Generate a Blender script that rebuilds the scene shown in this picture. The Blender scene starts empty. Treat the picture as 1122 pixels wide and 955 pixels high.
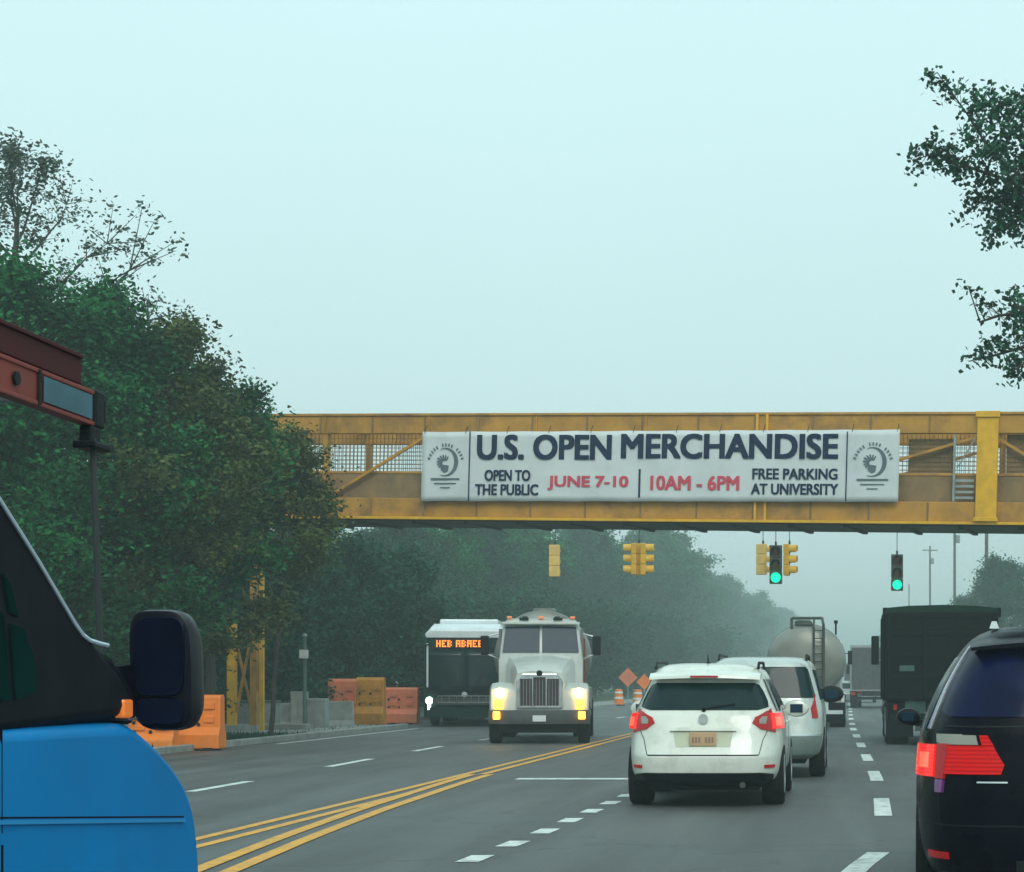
import bpy, math, random
from mathutils import Vector, Matrix, noise
R = math.radians
random.seed(7)
scn = bpy.context.scene
COL = scn.collection
# ------------------------------------------------------------------ camera
CAM_H = 1.45; F = 2200.0; PX, PY = 930.0, 746.0      # focal length and vanishing point in photo pixels (1122 wide)
cam_d = bpy.data.cameras.new("camera"); cam = bpy.data.objects.new("camera", cam_d); COL.objects.link(cam)
cam.location = (0, 0, CAM_H); cam.rotation_euler = (R(90), 0, 0)
cam_d.sensor_width = 36; cam_d.lens = 36*F/1122
cam_d.shift_x = -(PX-561)/1122; cam_d.shift_y = (PY-477.5)/1122
cam_d.clip_start = 0.1; cam_d.clip_end = 6000
scn.camera = cam
# ------------------------------------------------------------------ world and sun
SUN_EL, SUN_AZ = 42, 165
w = bpy.data.worlds.new("World"); scn.world = w; w.use_nodes = True
nt = w.node_tree; nt.nodes.clear()
out = nt.nodes.new("ShaderNodeOutputWorld")
sky = nt.nodes.new("ShaderNodeTexSky"); sky.sky_type = 'NISHITA'; sky.sun_disc = False
sky.sun_elevation = R(SUN_EL); sky.sun_rotation = R(SUN_AZ); sky.dust_density = 6; sky.air_density = 1.2
b1 = nt.nodes.new("ShaderNodeBackground"); b1.inputs[1].default_value = 0.10
nt.links.new(sky.outputs[0], b1.inputs[0])
tc = nt.nodes.new("ShaderNodeTexCoord"); sep = nt.nodes.new("ShaderNodeSeparateXYZ")
nt.links.new(tc.outputs['Generated'], sep.inputs[0])
nz = nt.nodes.new("ShaderNodeTexNoise"); nz.inputs['Scale'].default_value = 2.2; nz.inputs['Detail'].default_value = 3
nt.links.new(tc.outputs['Generated'], nz.inputs['Vector'])
mad = nt.nodes.new("ShaderNodeMath"); mad.operation = 'MULTIPLY_ADD'; mad.inputs[1].default_value = 0.16
nt.links.new(nz.outputs['Fac'], mad.inputs[0]); nt.links.new(sep.outputs['Z'], mad.inputs[2])
rmp = nt.nodes.new("ShaderNodeValToRGB"); cr = rmp.color_ramp
cr.elements[0].position = 0.03; cr.elements[0].color = (0.56, 0.73, 0.73, 1)
cr.elements[1].position = 0.50; cr.elements[1].color = (0.75, 1.07, 1.09, 1)
e = cr.elements.new(0.20); e.color = (0.66, 0.91, 0.92, 1)
nt.links.new(mad.outputs[0], rmp.inputs[0])
b2 = nt.nodes.new("ShaderNodeBackground"); b2.inputs[1].default_value = 1.08
nt.links.new(rmp.outputs[0], b2.inputs[0])
mx = nt.nodes.new("ShaderNodeMixShader"); mx.inputs[0].default_value = 0.88
nt.links.new(b1.outputs[0], mx.inputs[1]); nt.links.new(b2.outputs[0], mx.inputs[2]); nt.links.new(mx.outputs[0], out.inputs[0])
sd = bpy.data.lights.new("sun", 'SUN'); sd.energy = 1.1; sd.angle = R(25); sd.color = (1, .97, .9)
sun = bpy.data.objects.new("sun", sd); COL.objects.link(sun)
dv = Vector((math.sin(R(SUN_AZ))*math.cos(R(SUN_EL)), math.cos(R(SUN_AZ))*math.cos(R(SUN_EL)), math.sin(R(SUN_EL))))
sun.rotation_euler = dv.to_track_quat('Z', 'Y').to_euler()
vs = scn.view_settings
scn.display_settings.display_device = 'sRGB'
vs.view_transform = 'Standard'; vs.look = 'None'; vs.exposure = 0.0; vs.gamma = 1.0; vs.use_curve_mapping = False
scn.render.resolution_x = 1024; scn.render.resolution_y = 872
scn.render.engine = 'CYCLES'
scn.cycles.volume_bounces = 1
scn.cycles.max_bounces = 7
# ------------------------------------------------------------------ helpers
def P(px, py, Y): return Vector(((px-PX)/F*Y, Y, CAM_H+(PY-py)/F*Y))
def GY(py): return CAM_H*F/(py-PY)
def G(px, py):
    Y = GY(py); return Vector(((px-PX)/F*Y, Y, 0))

def mat(name, col, rough=0.5, metal=0.0, var=0.0, vscale=4.0, bump=0.0, bscale=30.0, emit=None, estr=0.0,
        coat=0.0, dirt=None, dscale=1.5, damt=0.5, island=False, spec=0.5, trans=0.0):
    m = bpy.data.materials.new(name); m.use_nodes = True
    t = m.node_tree; bs = t.nodes["Principled BSDF"]
    bs.inputs['Roughness'].default_value = rough; bs.inputs['Metallic'].default_value = metal
    bs.inputs['Base Color'].default_value = (*col, 1); bs.inputs['Coat Weight'].default_value = coat
    bs.inputs['Specular IOR Level'].default_value = spec
    if trans: bs.inputs['Transmission Weight'].default_value = trans
    tcn = t.nodes.new("ShaderNodeTexCoord")
    src = None
    if var:
        n = t.nodes.new("ShaderNodeTexNoise"); n.inputs['Scale'].default_value = vscale; n.inputs['Detail'].default_value = 6
        t.links.new(tcn.outputs['Object'], n.inputs['Vector'])
        mr = t.nodes.new("ShaderNodeMapRange"); mr.inputs[1].default_value = .3; mr.inputs[2].default_value = .7
        mr.inputs[3].default_value = 1-var; mr.inputs[4].default_value = 1+var
        t.links.new(n.outputs['Fac'], mr.inputs[0])
        fac = mr.outputs[0]
        if island:
            g = t.nodes.new("ShaderNodeNewGeometry"); m2 = t.nodes.new("ShaderNodeMapRange")
            m2.inputs[3].default_value = .55; m2.inputs[4].default_value = 1.5
            t.links.new(g.outputs['Random Per Island'], m2.inputs[0])
            mm = t.nodes.new("ShaderNodeMath"); mm.operation = 'MULTIPLY'
            t.links.new(fac, mm.inputs[0]); t.links.new(m2.outputs[0], mm.inputs[1]); fac = mm.outputs[0]
        vm = t.nodes.new("ShaderNodeVectorMath"); vm.operation = 'SCALE'; vm.inputs[0].default_value = col
        t.links.new(fac, vm.inputs['Scale']); src = vm.outputs[0]
        t.links.new(src, bs.inputs['Base Color'])
        mr3 = t.nodes.new("ShaderNodeMapRange"); mr3.inputs[1].default_value = .3; mr3.inputs[2].default_value = .7
        mr3.inputs[3].default_value = max(.02, rough-.08); mr3.inputs[4].default_value = min(1, rough+.08)
        t.links.new(n.outputs['Fac'], mr3.inputs[0]); t.links.new(mr3.outputs[0], bs.inputs['Roughness'])
    if dirt:
        n = t.nodes.new("ShaderNodeTexNoise"); n.inputs['Scale'].default_value = dscale; n.inputs['Detail'].default_value = 8
        n.inputs['Roughness'].default_value = .7
        t.links.new(tcn.outputs['Object'], n.inputs['Vector'])
        mr = t.nodes.new("ShaderNodeMapRange"); mr.inputs[1].default_value = .48; mr.inputs[2].default_value = .72
        mr.inputs[3].default_value = 0; mr.inputs[4].default_value = damt
        t.links.new(n.outputs['Fac'], mr.inputs[0])
        mc = t.nodes.new("ShaderNodeMix"); mc.data_type = 'RGBA'
        t.links.new(mr.outputs[0], mc.inputs[0])
        if src: t.links.new(src, mc.inputs[6])
        else: mc.inputs[6].default_value = (*col, 1)
        mc.inputs[7].default_value = (*dirt, 1)
        t.links.new(mc.outputs[2], bs.inputs['Base Color'])
    if bump:
        n = t.nodes.new("ShaderNodeTexNoise"); n.inputs['Scale'].default_value = bscale; n.inputs['Detail'].default_value = 5
        t.links.new(tcn.outputs['Object'], n.inputs['Vector'])
        bp = t.nodes.new("ShaderNodeBump"); bp.inputs['Strength'].default_value = bump; bp.inputs['Distance'].default_value = .02
        t.links.new(n.outputs['Fac'], bp.inputs['Height']); t.links.new(bp.outputs[0], bs.inputs['Normal'])
    if emit:
        bs.inputs['Emission Color'].default_value = (*emit, 1); bs.inputs['Emission Strength'].default_value = estr
    return m

def ribbed(m, scale, strength):
    t = m.node_tree; bs = t.nodes["Principled BSDF"]; tcn = t.nodes.new("ShaderNodeTexCoord")
    wv = t.nodes.new("ShaderNodeTexWave"); wv.bands_direction = 'Z'; wv.inputs['Scale'].default_value = scale
    t.links.new(tcn.outputs['Object'], wv.inputs['Vector'])
    bp = t.nodes.new("ShaderNodeBump"); bp.inputs['Strength'].default_value = strength; bp.inputs['Distance'].default_value = .01
    t.links.new(wv.outputs['Fac'], bp.inputs['Height']); t.links.new(bp.outputs[0], bs.inputs['Normal'])
    mr = t.nodes.new("ShaderNodeMapRange"); mr.inputs[3].default_value = bs.inputs['Emission Strength'].default_value*.6; mr.inputs[4].default_value = bs.inputs['Emission Strength'].default_value*1.25
    t.links.new(wv.outputs['Fac'], mr.inputs[0]); t.links.new(mr.outputs[0], bs.inputs['Emission Strength'])
def tag(o, label=None, cat=None, group=None, kind=None):
    if label: o['label'] = label
    if cat: o['category'] = cat
    if group: o['group'] = group
    if kind: o['kind'] = kind
    return o
def thing(name, label, cat, loc=(0, 0, 0), rz=0, group=None):
    o = bpy.data.objects.new(name, None); COL.objects.link(o); o.location = loc; o.rotation_euler = (0, 0, rz)
    o.empty_display_size = .3
    return tag(o, label, cat, group)
def copy_tree(o, parent=None):
    c = o.copy(); COL.objects.link(c); c.parent = parent
    for ch in list(o.children): copy_tree(ch, c)
    return c

class MB:
    def __init__(s): s.v = []; s.f = []
    def add(s, vs_, fs):
        b = len(s.v); s.v += [tuple(v) for v in vs_]; s.f += [tuple(b+i for i in f) for f in fs]; return s
    def box(s, c, d, rot=None):
        x, y, z = d[0]/2, d[1]/2, d[2]/2
        vs_ = [Vector((sx*x, sy*y, sz*z)) for sx in (-1, 1) for sy in (-1, 1) for sz in (-1, 1)]
        if rot is not None: vs_ = [rot @ v for v in vs_]
        c = Vector(c)
        return s.add([v+c for v in vs_], [(0, 1, 3, 2), (4, 6, 7, 5), (0, 4, 5, 1), (2, 3, 7, 6), (0, 2, 6, 4), (1, 5, 7, 3)])
    def bx(s, x0, x1, y0, y1, z0, z1): return s.box(((x0+x1)/2, (y0+y1)/2, (z0+z1)/2), (abs(x1-x0), abs(y1-y0), abs(z1-z0)))
    def tube(s, p0, p1, r0, r1=None, n=8, caps=True):
        if r1 is None: r1 = r0
        p0 = Vector(p0); p1 = Vector(p1); d = (p1-p0)
        if d.length < 1e-6: return s
        d.normalize(); a = Vector((0, 0, 1)) if abs(d.z) < .9 else Vector((1, 0, 0))
        u = d.cross(a).normalized(); v = d.cross(u)
        vs_ = []
        for p, r in ((p0, r0), (p1, r1)):
            for i in range(n):
                t = 2*math.pi*i/n; vs_.append(p+u*math.cos(t)*r+v*math.sin(t)*r)
        fs = [(i, (i+1) % n, n+(i+1) % n, n+i) for i in range(n)]
        if caps: fs += [tuple(reversed(range(n))), tuple(range(n, 2*n))]
        return s.add(vs_, fs)
    def path(s, pts, r, n=8):
        for i in range(len(pts)-1): s.tube(pts[i], pts[i+1], r, r, n)
        return s
    def bar(s, p0, p1, wd, th):      # rectangular bar between two points
        p0 = Vector(p0); p1 = Vector(p1); d = p1-p0
        q = d.to_track_quat('Z', 'Y').to_matrix()
        return s.box((p0+p1)/2, (wd, th, d.length), q)
    def lathe(s, prof, c=(0, 0, 0), axis='Z', n=24):   # prof: (radius, height)
        vs_ = []
        for r, h in prof:
            for i in range(n):
                t = 2*math.pi*i/n; a, b = r*math.cos(t), r*math.sin(t)
                v = {'Z': (a, b, h), 'X': (h, a, b), 'Y': (a, h, b)}[axis]
                vs_.append((v[0]+c[0], v[1]+c[1], v[2]+c[2]))
        fs = []
        for k in range(len(prof)-1):
            for i in range(n): fs.append((k*n+i, k*n+(i+1) % n, (k+1)*n+(i+1) % n, (k+1)*n+i))
        fs += [tuple(reversed(range(n))), tuple(range((len(prof)-1)*n, len(prof)*n))]
        return s.add(vs_, fs)
    def prism(s, poly, a0, a1, plane='XZ'):   # polygon in plane, extruded on the third axis
        n = len(poly)
        def q(p, a):
            return {'XZ': (p[0], a, p[1]), 'YZ': (a, p[0], p[1]), 'XY': (p[0], p[1], a)}[plane]
        vs_ = [q(p, a0) for p in poly]+[q(p, a1) for p in poly]
        fs = [tuple(reversed(range(n))), tuple(range(n, 2*n))]+[(i, (i+1) % n, n+(i+1) % n, n+i) for i in range(n)]
        return s.add(vs_, fs)
    def loft(s, rings, cap=True):
        n = len(rings[0]); vs_ = [p for r in rings for p in r]
        fs = [(k*n+i, k*n+(i+1) % n, (k+1)*n+(i+1) % n, (k+1)*n+i) for k in range(len(rings)-1) for i in range(n)]
        if cap: fs += [tuple(reversed(range(n))), tuple(range((len(rings)-1)*n, len(rings)*n))]
        return s.add(vs_, fs)
    def build(s, name, m, parent=None, smooth=False, bevel=0, sub=0, fix=True, angle=40):
        me = bpy.data.meshes.new(name); me.from_pydata(s.v, [], s.f)
        if fix:
            import bmesh
            bm = bmesh.new(); bm.from_mesh(me); bmesh.ops.recalc_face_normals(bm, faces=bm.faces); bm.to_mesh(me); bm.free()
        me.materials.append(m); me.update()
        o = bpy.data.objects.new(name, me); COL.objects.link(o)
        if parent: o.parent = parent
        if bevel:
            b = o.modifiers.new("bevel", 'BEVEL'); b.width = bevel; b.segments = 2; b.limit_method = 'ANGLE'; b.angle_limit = R(35)
        if sub:
            b = o.modifiers.new("sub", 'SUBSURF'); b.levels = sub; b.render_levels = sub
        if smooth:
            try: me.shade_smooth(); me.set_sharp_from_angle(angle=R(angle))
            except Exception: pass
        return o

def text_mb(mb, txt, x0, x1, zc, h, y, off=0.0, extr=0.004, flip=1):
    """lettering stood up in the XZ plane, facing -Y, squeezed into x0..x1, cap height h, centred at zc"""
    cu = bpy.data.curves.new("t", 'FONT'); cu.body = txt; cu.size = 1; cu.extrude = extr
    cu.resolution_u = 4
    o = bpy.data.objects.new("t", cu); COL.objects.link(o)
    dg = bpy.context.evaluated_depsgraph_get(); me = bpy.data.meshes.new_from_object(o.evaluated_get(dg))
    xs = [v.co.x for v in me.vertices]; ys = [v.co.y for v in me.vertices]
    ax, bx_, ay, by = min(xs), max(xs), min(ys), max(ys)
    fs = [tuple(p.vertices) for p in me.polygons]
    k_ = off*h
    for i, (dx, dz) in enumerate(((-k_, -k_*.6), (k_, k_*.6), (-k_, k_*.6), (k_, -k_*.6), (0, 0))):
        vs_ = []
        for v in me.vertices:
            X = x0+k_+(v.co.x-ax)/(bx_-ax)*(x1-x0-2*k_); Z = zc-h/2+(v.co.y-ay)/(by-ay)*h
            vs_.append((X+dx, y-flip*v.co.z-.0007*i, Z+dz))
        mb.add(vs_, fs)
        if off == 0: break
    bpy.data.objects.remove(o); bpy.data.meshes.remove(me); bpy.data.curves.remove(cu)

# ------------------------------------------------------------------ materials
M = {}
M['black_plastic'] = mat('black_plastic', (.007, .009, .011), .55, spec=.18, var=.3, bump=.15)
M['rubber'] = mat('rubber', (.009, .009, .009), .8, var=.3, bump=.3, bscale=60, dirt=(.03, .03, .028), damt=.4, spec=.2)
M['chrome'] = mat('chrome', (.6, .62, .62), .18, 1, var=.15)
M['alloy'] = mat('alloy', (.35, .36, .37), .35, .9, var=.2, dirt=(.06, .055, .05), damt=.6)
M['glass'] = mat('tinted_glass', (.006, .022, .024), .08, 0, spec=.22, var=.2)
M['glass_blue'] = mat('windscreen_glass', (.01, .035, .06), .1, 0, spec=.12, var=.2)
M['glass_van'] = mat('dark_side_glass', (.004, .026, .024), .3, 0, spec=.0, var=.3, vscale=2)
M['white_paint'] = mat('white_paint', (.74, .75, .67), .34, coat=.6, var=.05, vscale=2, dirt=(.35, .36, .28), dscale=2.5, damt=.55)
M['silver_paint'] = mat('silver_paint', (.52, .56, .53), .3, .25, coat=.5, var=.06, dirt=(.3, .3, .25), damt=.4)
M['navy_paint'] = mat('navy_paint', (.0015, .002, .007), .3, 0, spec=.07, var=.2)
M['blue_paint'] = mat('blue_paint', (.001, .215, .54), .45, spec=.07, var=.10, vscale=1.3, dirt=(.006, .17, .42), dscale=3, damt=.5)
M['red_lit'] = mat('red_lamp_lit', (.4, .004, .004), .3, spec=.2, emit=(1, .012, .008), estr=1.0, coat=.3)
M['red_core'] = mat('red_lamp_core', (.7, .05, .03), .2, emit=(1, .07, .035), estr=2.2)
M['red_lens'] = mat('red_lens', (.28, .004, .008), .25, coat=.2, spec=.25, emit=(1, .02, .02), estr=.12, var=.1)
M['clear_lens'] = mat('clear_lens', (.28, .27, .22), .2, coat=.2, var=.1)
M['amber_lens'] = mat('amber_lens', (.75, .16, .02), .2, coat=.5, emit=(1, .25, .03), estr=.35)
M['plate_tan'] = mat('plate_tan', (.55, .36, .2), .5, var=.1, dirt=(.35, .2, .1))
M['plate_ink'] = mat('plate_ink', (.30, .18, .14), .6)
M['yellow_steel'] = mat('yellow_steel', (.52, .25, .03), .55, var=.18, vscale=1.6, bump=.1, dirt=(.19, .10, .035), dscale=1.0, damt=.9)
M['yellow_post'] = mat('yellow_post', (.80, .42, .012), .5, var=.12, dirt=(.35, .2, .04), dscale=1.5, damt=.5)
M['brown_steel'] = mat('weathered_brown_steel', (.26, .16, .07), .7, var=.25, vscale=2, dirt=(.09, .08, .05), damt=.7)
M['dark_steel'] = mat('dark_steel', (.05, .06, .05), .7, var=.3, dirt=(.10, .07, .02), damt=.6)
M['banner'] = mat('banner_vinyl', (.66, .70, .70), .6, var=.05, vscale=1.2, bump=.25, bscale=1.5, dirt=(.45, .50, .48), dscale=1.5, damt=.4)
M['ink_navy'] = mat('ink_navy', (.006, .018, .06), .7, spec=.2, var=.1)
M['ink_red'] = mat('ink_red', (.62, .06, .10), .6, var=.1)
M['ink_grey'] = mat('ink_grey', (.10, .14, .16), .6, var=.1)
M['signal_yellow'] = mat('signal_yellow', (.75, .42, .03), .45, var=.12, dirt=(.3, .18, .03), damt=.5)
M['signal_tan'] = mat('signal_faded_yellow', (.80, .52, .14), .5, var=.12, dirt=(.5, .35, .12), damt=.5)
M['signal_dark'] = mat('signal_dark', (.05, .045, .03), .5, var=.2)
M['green_lit'] = mat('green_lamp_lit', (0, .5, .4), .3, emit=(.0, 1, .50), estr=1.35)
M['green_hood'] = mat('green_lit_visor', (.02, .08, .06), .4)
M['lens_dark_red'] = mat('unlit_red_lens', (.10, .01, .01), .2)
M['lens_dark_amber'] = mat('unlit_amber_lens', (.12, .06, .01), .2)
M['lens_dark_green'] = mat('unlit_green_lens', (.01, .08, .05), .2)
M['cable'] = mat('cable', (.02, .025, .025), .6)
M['headlight'] = mat('headlight_lit', (1, .95, .8), .2, emit=(1, .62, .16), estr=9)
M['headlight_amber'] = mat('headlight_amber', (1, .6, .1), .2, emit=(1, .42, .03), estr=5)  # glow for the glare streak painted below the truck headlamps
M['headlight_cool'] = mat('headlight_cool', (.9, 1, 1), .2, emit=(.85, 1, 1), estr=4)
M['led'] = mat('orange_led', (.8, .2, .02), .4, emit=(1, .20, .015), estr=3.2)
M['concrete'] = mat('concrete', (.38, .39, .37), .85, var=.15, bump=.3, dirt=(.14, .15, .13), damt=.8)
M['kerb'] = mat('kerb_concrete', (.30, .31, .29), .85, var=.15, bump=.3, dirt=(.12, .12, .1), damt=.7)
M['orange_plastic'] = mat('orange_plastic', (.88, .21, .008), .5, var=.12, bump=.1, dirt=(.35, .14, .04), dscale=2, damt=.7)
M['orange_faded'] = mat('orange_plastic_faded', (.68, .17, .07), .6, var=.15, dirt=(.35, .2, .14), dscale=2, damt=.7)
M['ochre_plastic'] = mat('ochre_plastic', (.62, .25, .01), .55, var=.15, dirt=(.25, .12, .03), damt=.7)
M['white_plastic'] = mat('white_plastic', (.7, .72, .7), .5, dirt=(.4, .4, .36))
M['grey_metal'] = mat('galvanised_metal', (.34, .38, .37), .5, .4, var=.15, dirt=(.15, .16, .15))
M['green_metal'] = mat('green_grey_metal', (.08, .14, .12), .6, var=.2)
M['tank_metal'] = mat('tank_metal', (.27, .28, .25), .42, .35, var=.12, vscale=1.5, dirt=(.26, .25, .21), dscale=1.2, damt=.7)
M['truck_white'] = mat('truck_white', (.56, .59, .56), .35, coat=.4, var=.06, dirt=(.38, .39, .34), damt=.5)
M['truck_black'] = mat('truck_black', (.001, .005, .004), .6, spec=.08, var=.3, dirt=(.006, .012, .010), damt=.5)
M['tarp_green'] = mat('tarp_green', (.008, .03, .018), .8, spec=.15, var=.3)
M['bus_dark'] = mat('bus_dark', (.005, .035, .03), .4, spec=.2, var=.2)
M['bus_white'] = mat('bus_white', (.72, .78, .80), .35, coat=.4, var=.06, dirt=(.45, .5, .5))
M['ladder_red'] = mat('ladder_red', (.26, .055, .045), .6, spec=.2, var=.15, vscale=5, dirt=(.22, .06, .04), dscale=4, damt=.6)
M['ladder_dark'] = mat('ladder_dark_red', (.07, .010, .012), .6, spec=.15, var=.2)
M['sticker'] = mat('sticker_blue_grey', (.05, .13, .17), .6, var=.3, vscale=8)
M['rust'] = mat('grey_far_paint', (.30, .31, .31), .6, var=.2)
M['orange_sign'] = mat('orange_sign', (.80, .20, .03), .5, var=.1)
M['bark'] = mat('bark', (.05, .045, .035), .9, var=.3, bump=.5, bscale=12)
M['wood_pole'] = mat('wood_pole', (.09, .08, .065), .9, var=.3, bump=.4)
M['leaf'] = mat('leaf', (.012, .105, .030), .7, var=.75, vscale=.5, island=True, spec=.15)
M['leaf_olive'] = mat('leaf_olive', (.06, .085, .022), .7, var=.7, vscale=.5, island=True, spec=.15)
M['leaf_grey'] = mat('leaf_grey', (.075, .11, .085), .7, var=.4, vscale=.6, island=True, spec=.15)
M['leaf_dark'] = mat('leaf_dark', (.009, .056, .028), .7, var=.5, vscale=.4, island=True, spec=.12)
M['road_white'] = mat('road_paint_white', (.66, .70, .66), .6, var=.1, vscale=5, bump=.2, bscale=60, dirt=(.12, .13, .13), dscale=6, damt=.95)
M['road_yellow'] = mat('road_paint_yellow', (.72, .34, .03), .6, var=.12, vscale=4, bump=.2, bscale=60, dirt=(.16, .13, .09), dscale=7, damt=.8)
M['haze_none'] = None

def asphalt():
    m = bpy.data.materials.new('asphalt'); m.use_nodes = True; t = m.node_tree; bs = t.nodes["Principled BSDF"]
    tcn = t.nodes.new("ShaderNodeTexCoord")
    def nse(scale, det, vec=None, rough=.6):
        n = t.nodes.new("ShaderNodeTexNoise"); n.inputs['Scale'].default_value = scale; n.inputs['Detail'].default_value = det
        n.inputs['Roughness'].default_value = rough
        t.links.new(vec or tcn.outputs['Object'], n.inputs['Vector']); return n.outputs['Fac']
    mp = t.nodes.new("ShaderNodeMapping"); mp.inputs['Scale'].default_value = (1, .06, 1)
    t.links.new(tcn.outputs['Object'], mp.inputs['Vector'])
    streak = nse(1.3, 4, mp.outputs[0]); blot = nse(.35, 5); fine = nse(35, 4); spk = nse(160, 2)
    def mr(x, a, b, c, d):
        n = t.nodes.new("ShaderNodeMapRange")
        for i, v in enumerate((a, b, c, d)): n.inputs[i+1].default_value = v
        t.links.new(x, n.inputs[0]); return n.outputs[0]
    def mul(a, b):
        n = t.nodes.new("ShaderNodeMath"); n.operation = 'MULTIPLY'; t.links.new(a, n.inputs[0]); t.links.new(b, n.inputs[1]); return n.outputs[0]
    f = mul(mul(mr(streak, .3, .7, .62, 1.32), mr(blot, .3, .7, .72, 1.22)), mul(mr(fine, .3, .7, .86, 1.14), mr(spk, .3, .7, .8, 1.2)))
    # crack lines
    vo = t.nodes.new("ShaderNodeTexVoronoi"); vo.feature = 'DISTANCE_TO_EDGE'; vo.inputs['Scale'].default_value = .16
    wp = t.nodes.new("ShaderNodeTexNoise"); wp.inputs['Scale'].default_value = .9; wp.inputs['Detail'].default_value = 6
    t.links.new(tcn.outputs['Object'], wp.inputs['Vector'])
    av = t.nodes.new("ShaderNodeVectorMath"); av.operation = 'MULTIPLY_ADD'; av.inputs[1].default_value = (3, 3, 3)
    t.links.new(wp.outputs['Color'], av.inputs[0]); t.links.new(tcn.outputs['Object'], av.inputs[2])
    t.links.new(av.outputs[0], vo.inputs['Vector'])
    f = mul(f, mr(vo.outputs['Distance'], 0, .008, .55, 1))
    vm = t.nodes.new("ShaderNodeVectorMath"); vm.operation = 'SCALE'; vm.inputs[0].default_value = (.074, .078, .076)
    t.links.new(f, vm.inputs['Scale']); t.links.new(vm.outputs[0], bs.inputs['Base Color'])
    t.links.new(mr(blot, .3, .7, .5, .72), bs.inputs['Roughness'])
    bp = t.nodes.new("ShaderNodeBump"); bp.inputs['Strength'].default_value = .35; bp.inputs['Distance'].default_value = .01
    t.links.new(spk, bp.inputs['Height']); t.links.new(bp.outputs[0], bs.inputs['Normal'])
    return m
M['asphalt'] = asphalt()
M['grass'] = mat('grass_ground', (.035, .07, .025), .95, var=.35, vscale=.6, bump=.6, bscale=12, dirt=(.06, .055, .035), dscale=.8, damt=.5)
M['pavement'] = mat('pavement', (.24, .25, .24), .85, var=.15, bump=.2, dirt=(.12, .13, .11), damt=.6)

# ------------------------------------------------------------------ ground, road
def sheet(name, x0, x1, y0, y1, z, m, nx=1, ny=1):
    mb = MB(); mb.add([(x0, y0, z), (x1, y0, z), (x1, y1, z), (x0, y1, z)], [(0, 1, 2, 3)])
    return tag(mb.build(name, m, fix=False), kind='structure')
sheet('ground', -900, 900, -60, 1900, 0, M['grass'])
KL, KR = -13.6, 4.1
sheet('road', KL, KR, -55, 1850, .004, M['asphalt'])
mb = MB(); mb.bx(KL-.2, KL, -50, 62, -.05, .14); mb.bx(KL-.2, KL, 75, 900, -.05, .14)
tag(mb.build('kerb', M['kerb'], bevel=.02), kind='structure')
mb = MB(); mb.bx(KR, KR+.2, -50, 900, -.05, .14); tag(mb.build('kerb', M['kerb'], bevel=.02), kind='structure')
mb = MB(); mb.bx(-18.5, KL-.203, 52, 61, -.05, .12); mb.bx(-16.2, KL-.203, 76, 500, -.05, .12)
tag(mb.build('pavement', M['pavement']), kind='structure')
mb = MB(); mb.bx(KR+.203, KR+2, -50, 500, -.05, .12); tag(mb.build('pavement', M['pavement']), kind='structure')
sheet('side_street', -90, KL+.01, 62.2, 74.8, .008, M['asphalt'])
# low verge of rough grass between kerb and barriers
def interp(path, y):
    for (a, b) in zip(path, path[1:]):
        if a[0] <= y <= b[0]: return a[1]+(b[1]-a[1])*(y-a[0])/(b[0]-a[0])
    return path[0][1] if y < path[0][0] else path[-1][1]
def strip(mb, path, y0, y1, wd, z, dx=0, st=1.0):
    n = max(1, int((y1-y0)/st)); b = len(mb.v)
    for i in range(n+1):
        y = y0+(y1-y0)*i/n; x = interp(path, y)+dx
        s = wd/2
        mb.v += [(x-s, y, z), (x+s, y, z)]
    mb.f += [(b+2*i, b+2*i+1, b+2*i+3, b+2*i+2) for i in range(n)]
white = MB()
rl = [(12, -.25), (13.8, -.1), (15.3, .04), (16.9, .25), (21.4, .37), (24.7, .40), (30, .41), (38, .34), (46, .27), (61, .13), (80, .08), (300, .05)]
for y0 in [13.6, 21.5, 29.0, 36.3, 43.8, 51.2, 58.6]+[66+9*k for k in range(20)]: strip(white, rl, y0, y0+(3.2 if y0 > 15 else 3.3), .19, .009)
sl = [(14, -3.1), (16.3, -3.04), (19.2, -2.92), (25, -2.8), (60, -2.85), (300, -2.9)]
for k in range(10): strip(white, sl, 16.0+1.5*k, 16.62+1.5*k, .19, .009)
ol = [(20, -8.4), (26.4, -8.6), (28.7, -8.62), (37, -8.85), (44, -9.0), (300, -9.2)]
for y0, y1 in [(18, 20.8), (26.2, 28.9), (33.8, 37.2), (41.3, 44.4), (49, 52), (57, 60)]+[(78+9*k, 81+9*k) for k in range(20)]: strip(white, ol, y0, y1, .16, .009)
strip(white, [(0, -3.9), (99, -3.9)], 29.4, 29.85, 2.0, .009)
# edge line at the left kerb
strip(white, [(0, KL+.5), (99, KL+.5)], 46, 61, .14, .009)
tag(white.build('road_marking', M['road_white'], fix=False), kind='structure')
yel = MB()
A = [(10, -5.82), (17.7, -5.80), (26, -5.78), (42, -5.80), (60, -5.85), (300, -5.9)]
B = [(11, -4.28), (14.9, -4.80), (18.5, -5.10), (22.5, -5.36), (28.7, -5.62), (32, -5.7)]
for dx in (-.16, .12): strip(yel, A, 11, 26.5 if dx > 0 else 60, .12, .009, dx)
for dx in (-.14, .14): strip(yel, B, 11, 31.0, .14, .012, dx)
strip(yel, A, 31.05, 60, .13, .012, .13)
for dx in (-.14, .14): strip(yel, A, 78, 400, .14, .012, dx, st=20)
tag(yel.build('road_marking', M['road_yellow'], fix=False), kind='structure')

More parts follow.
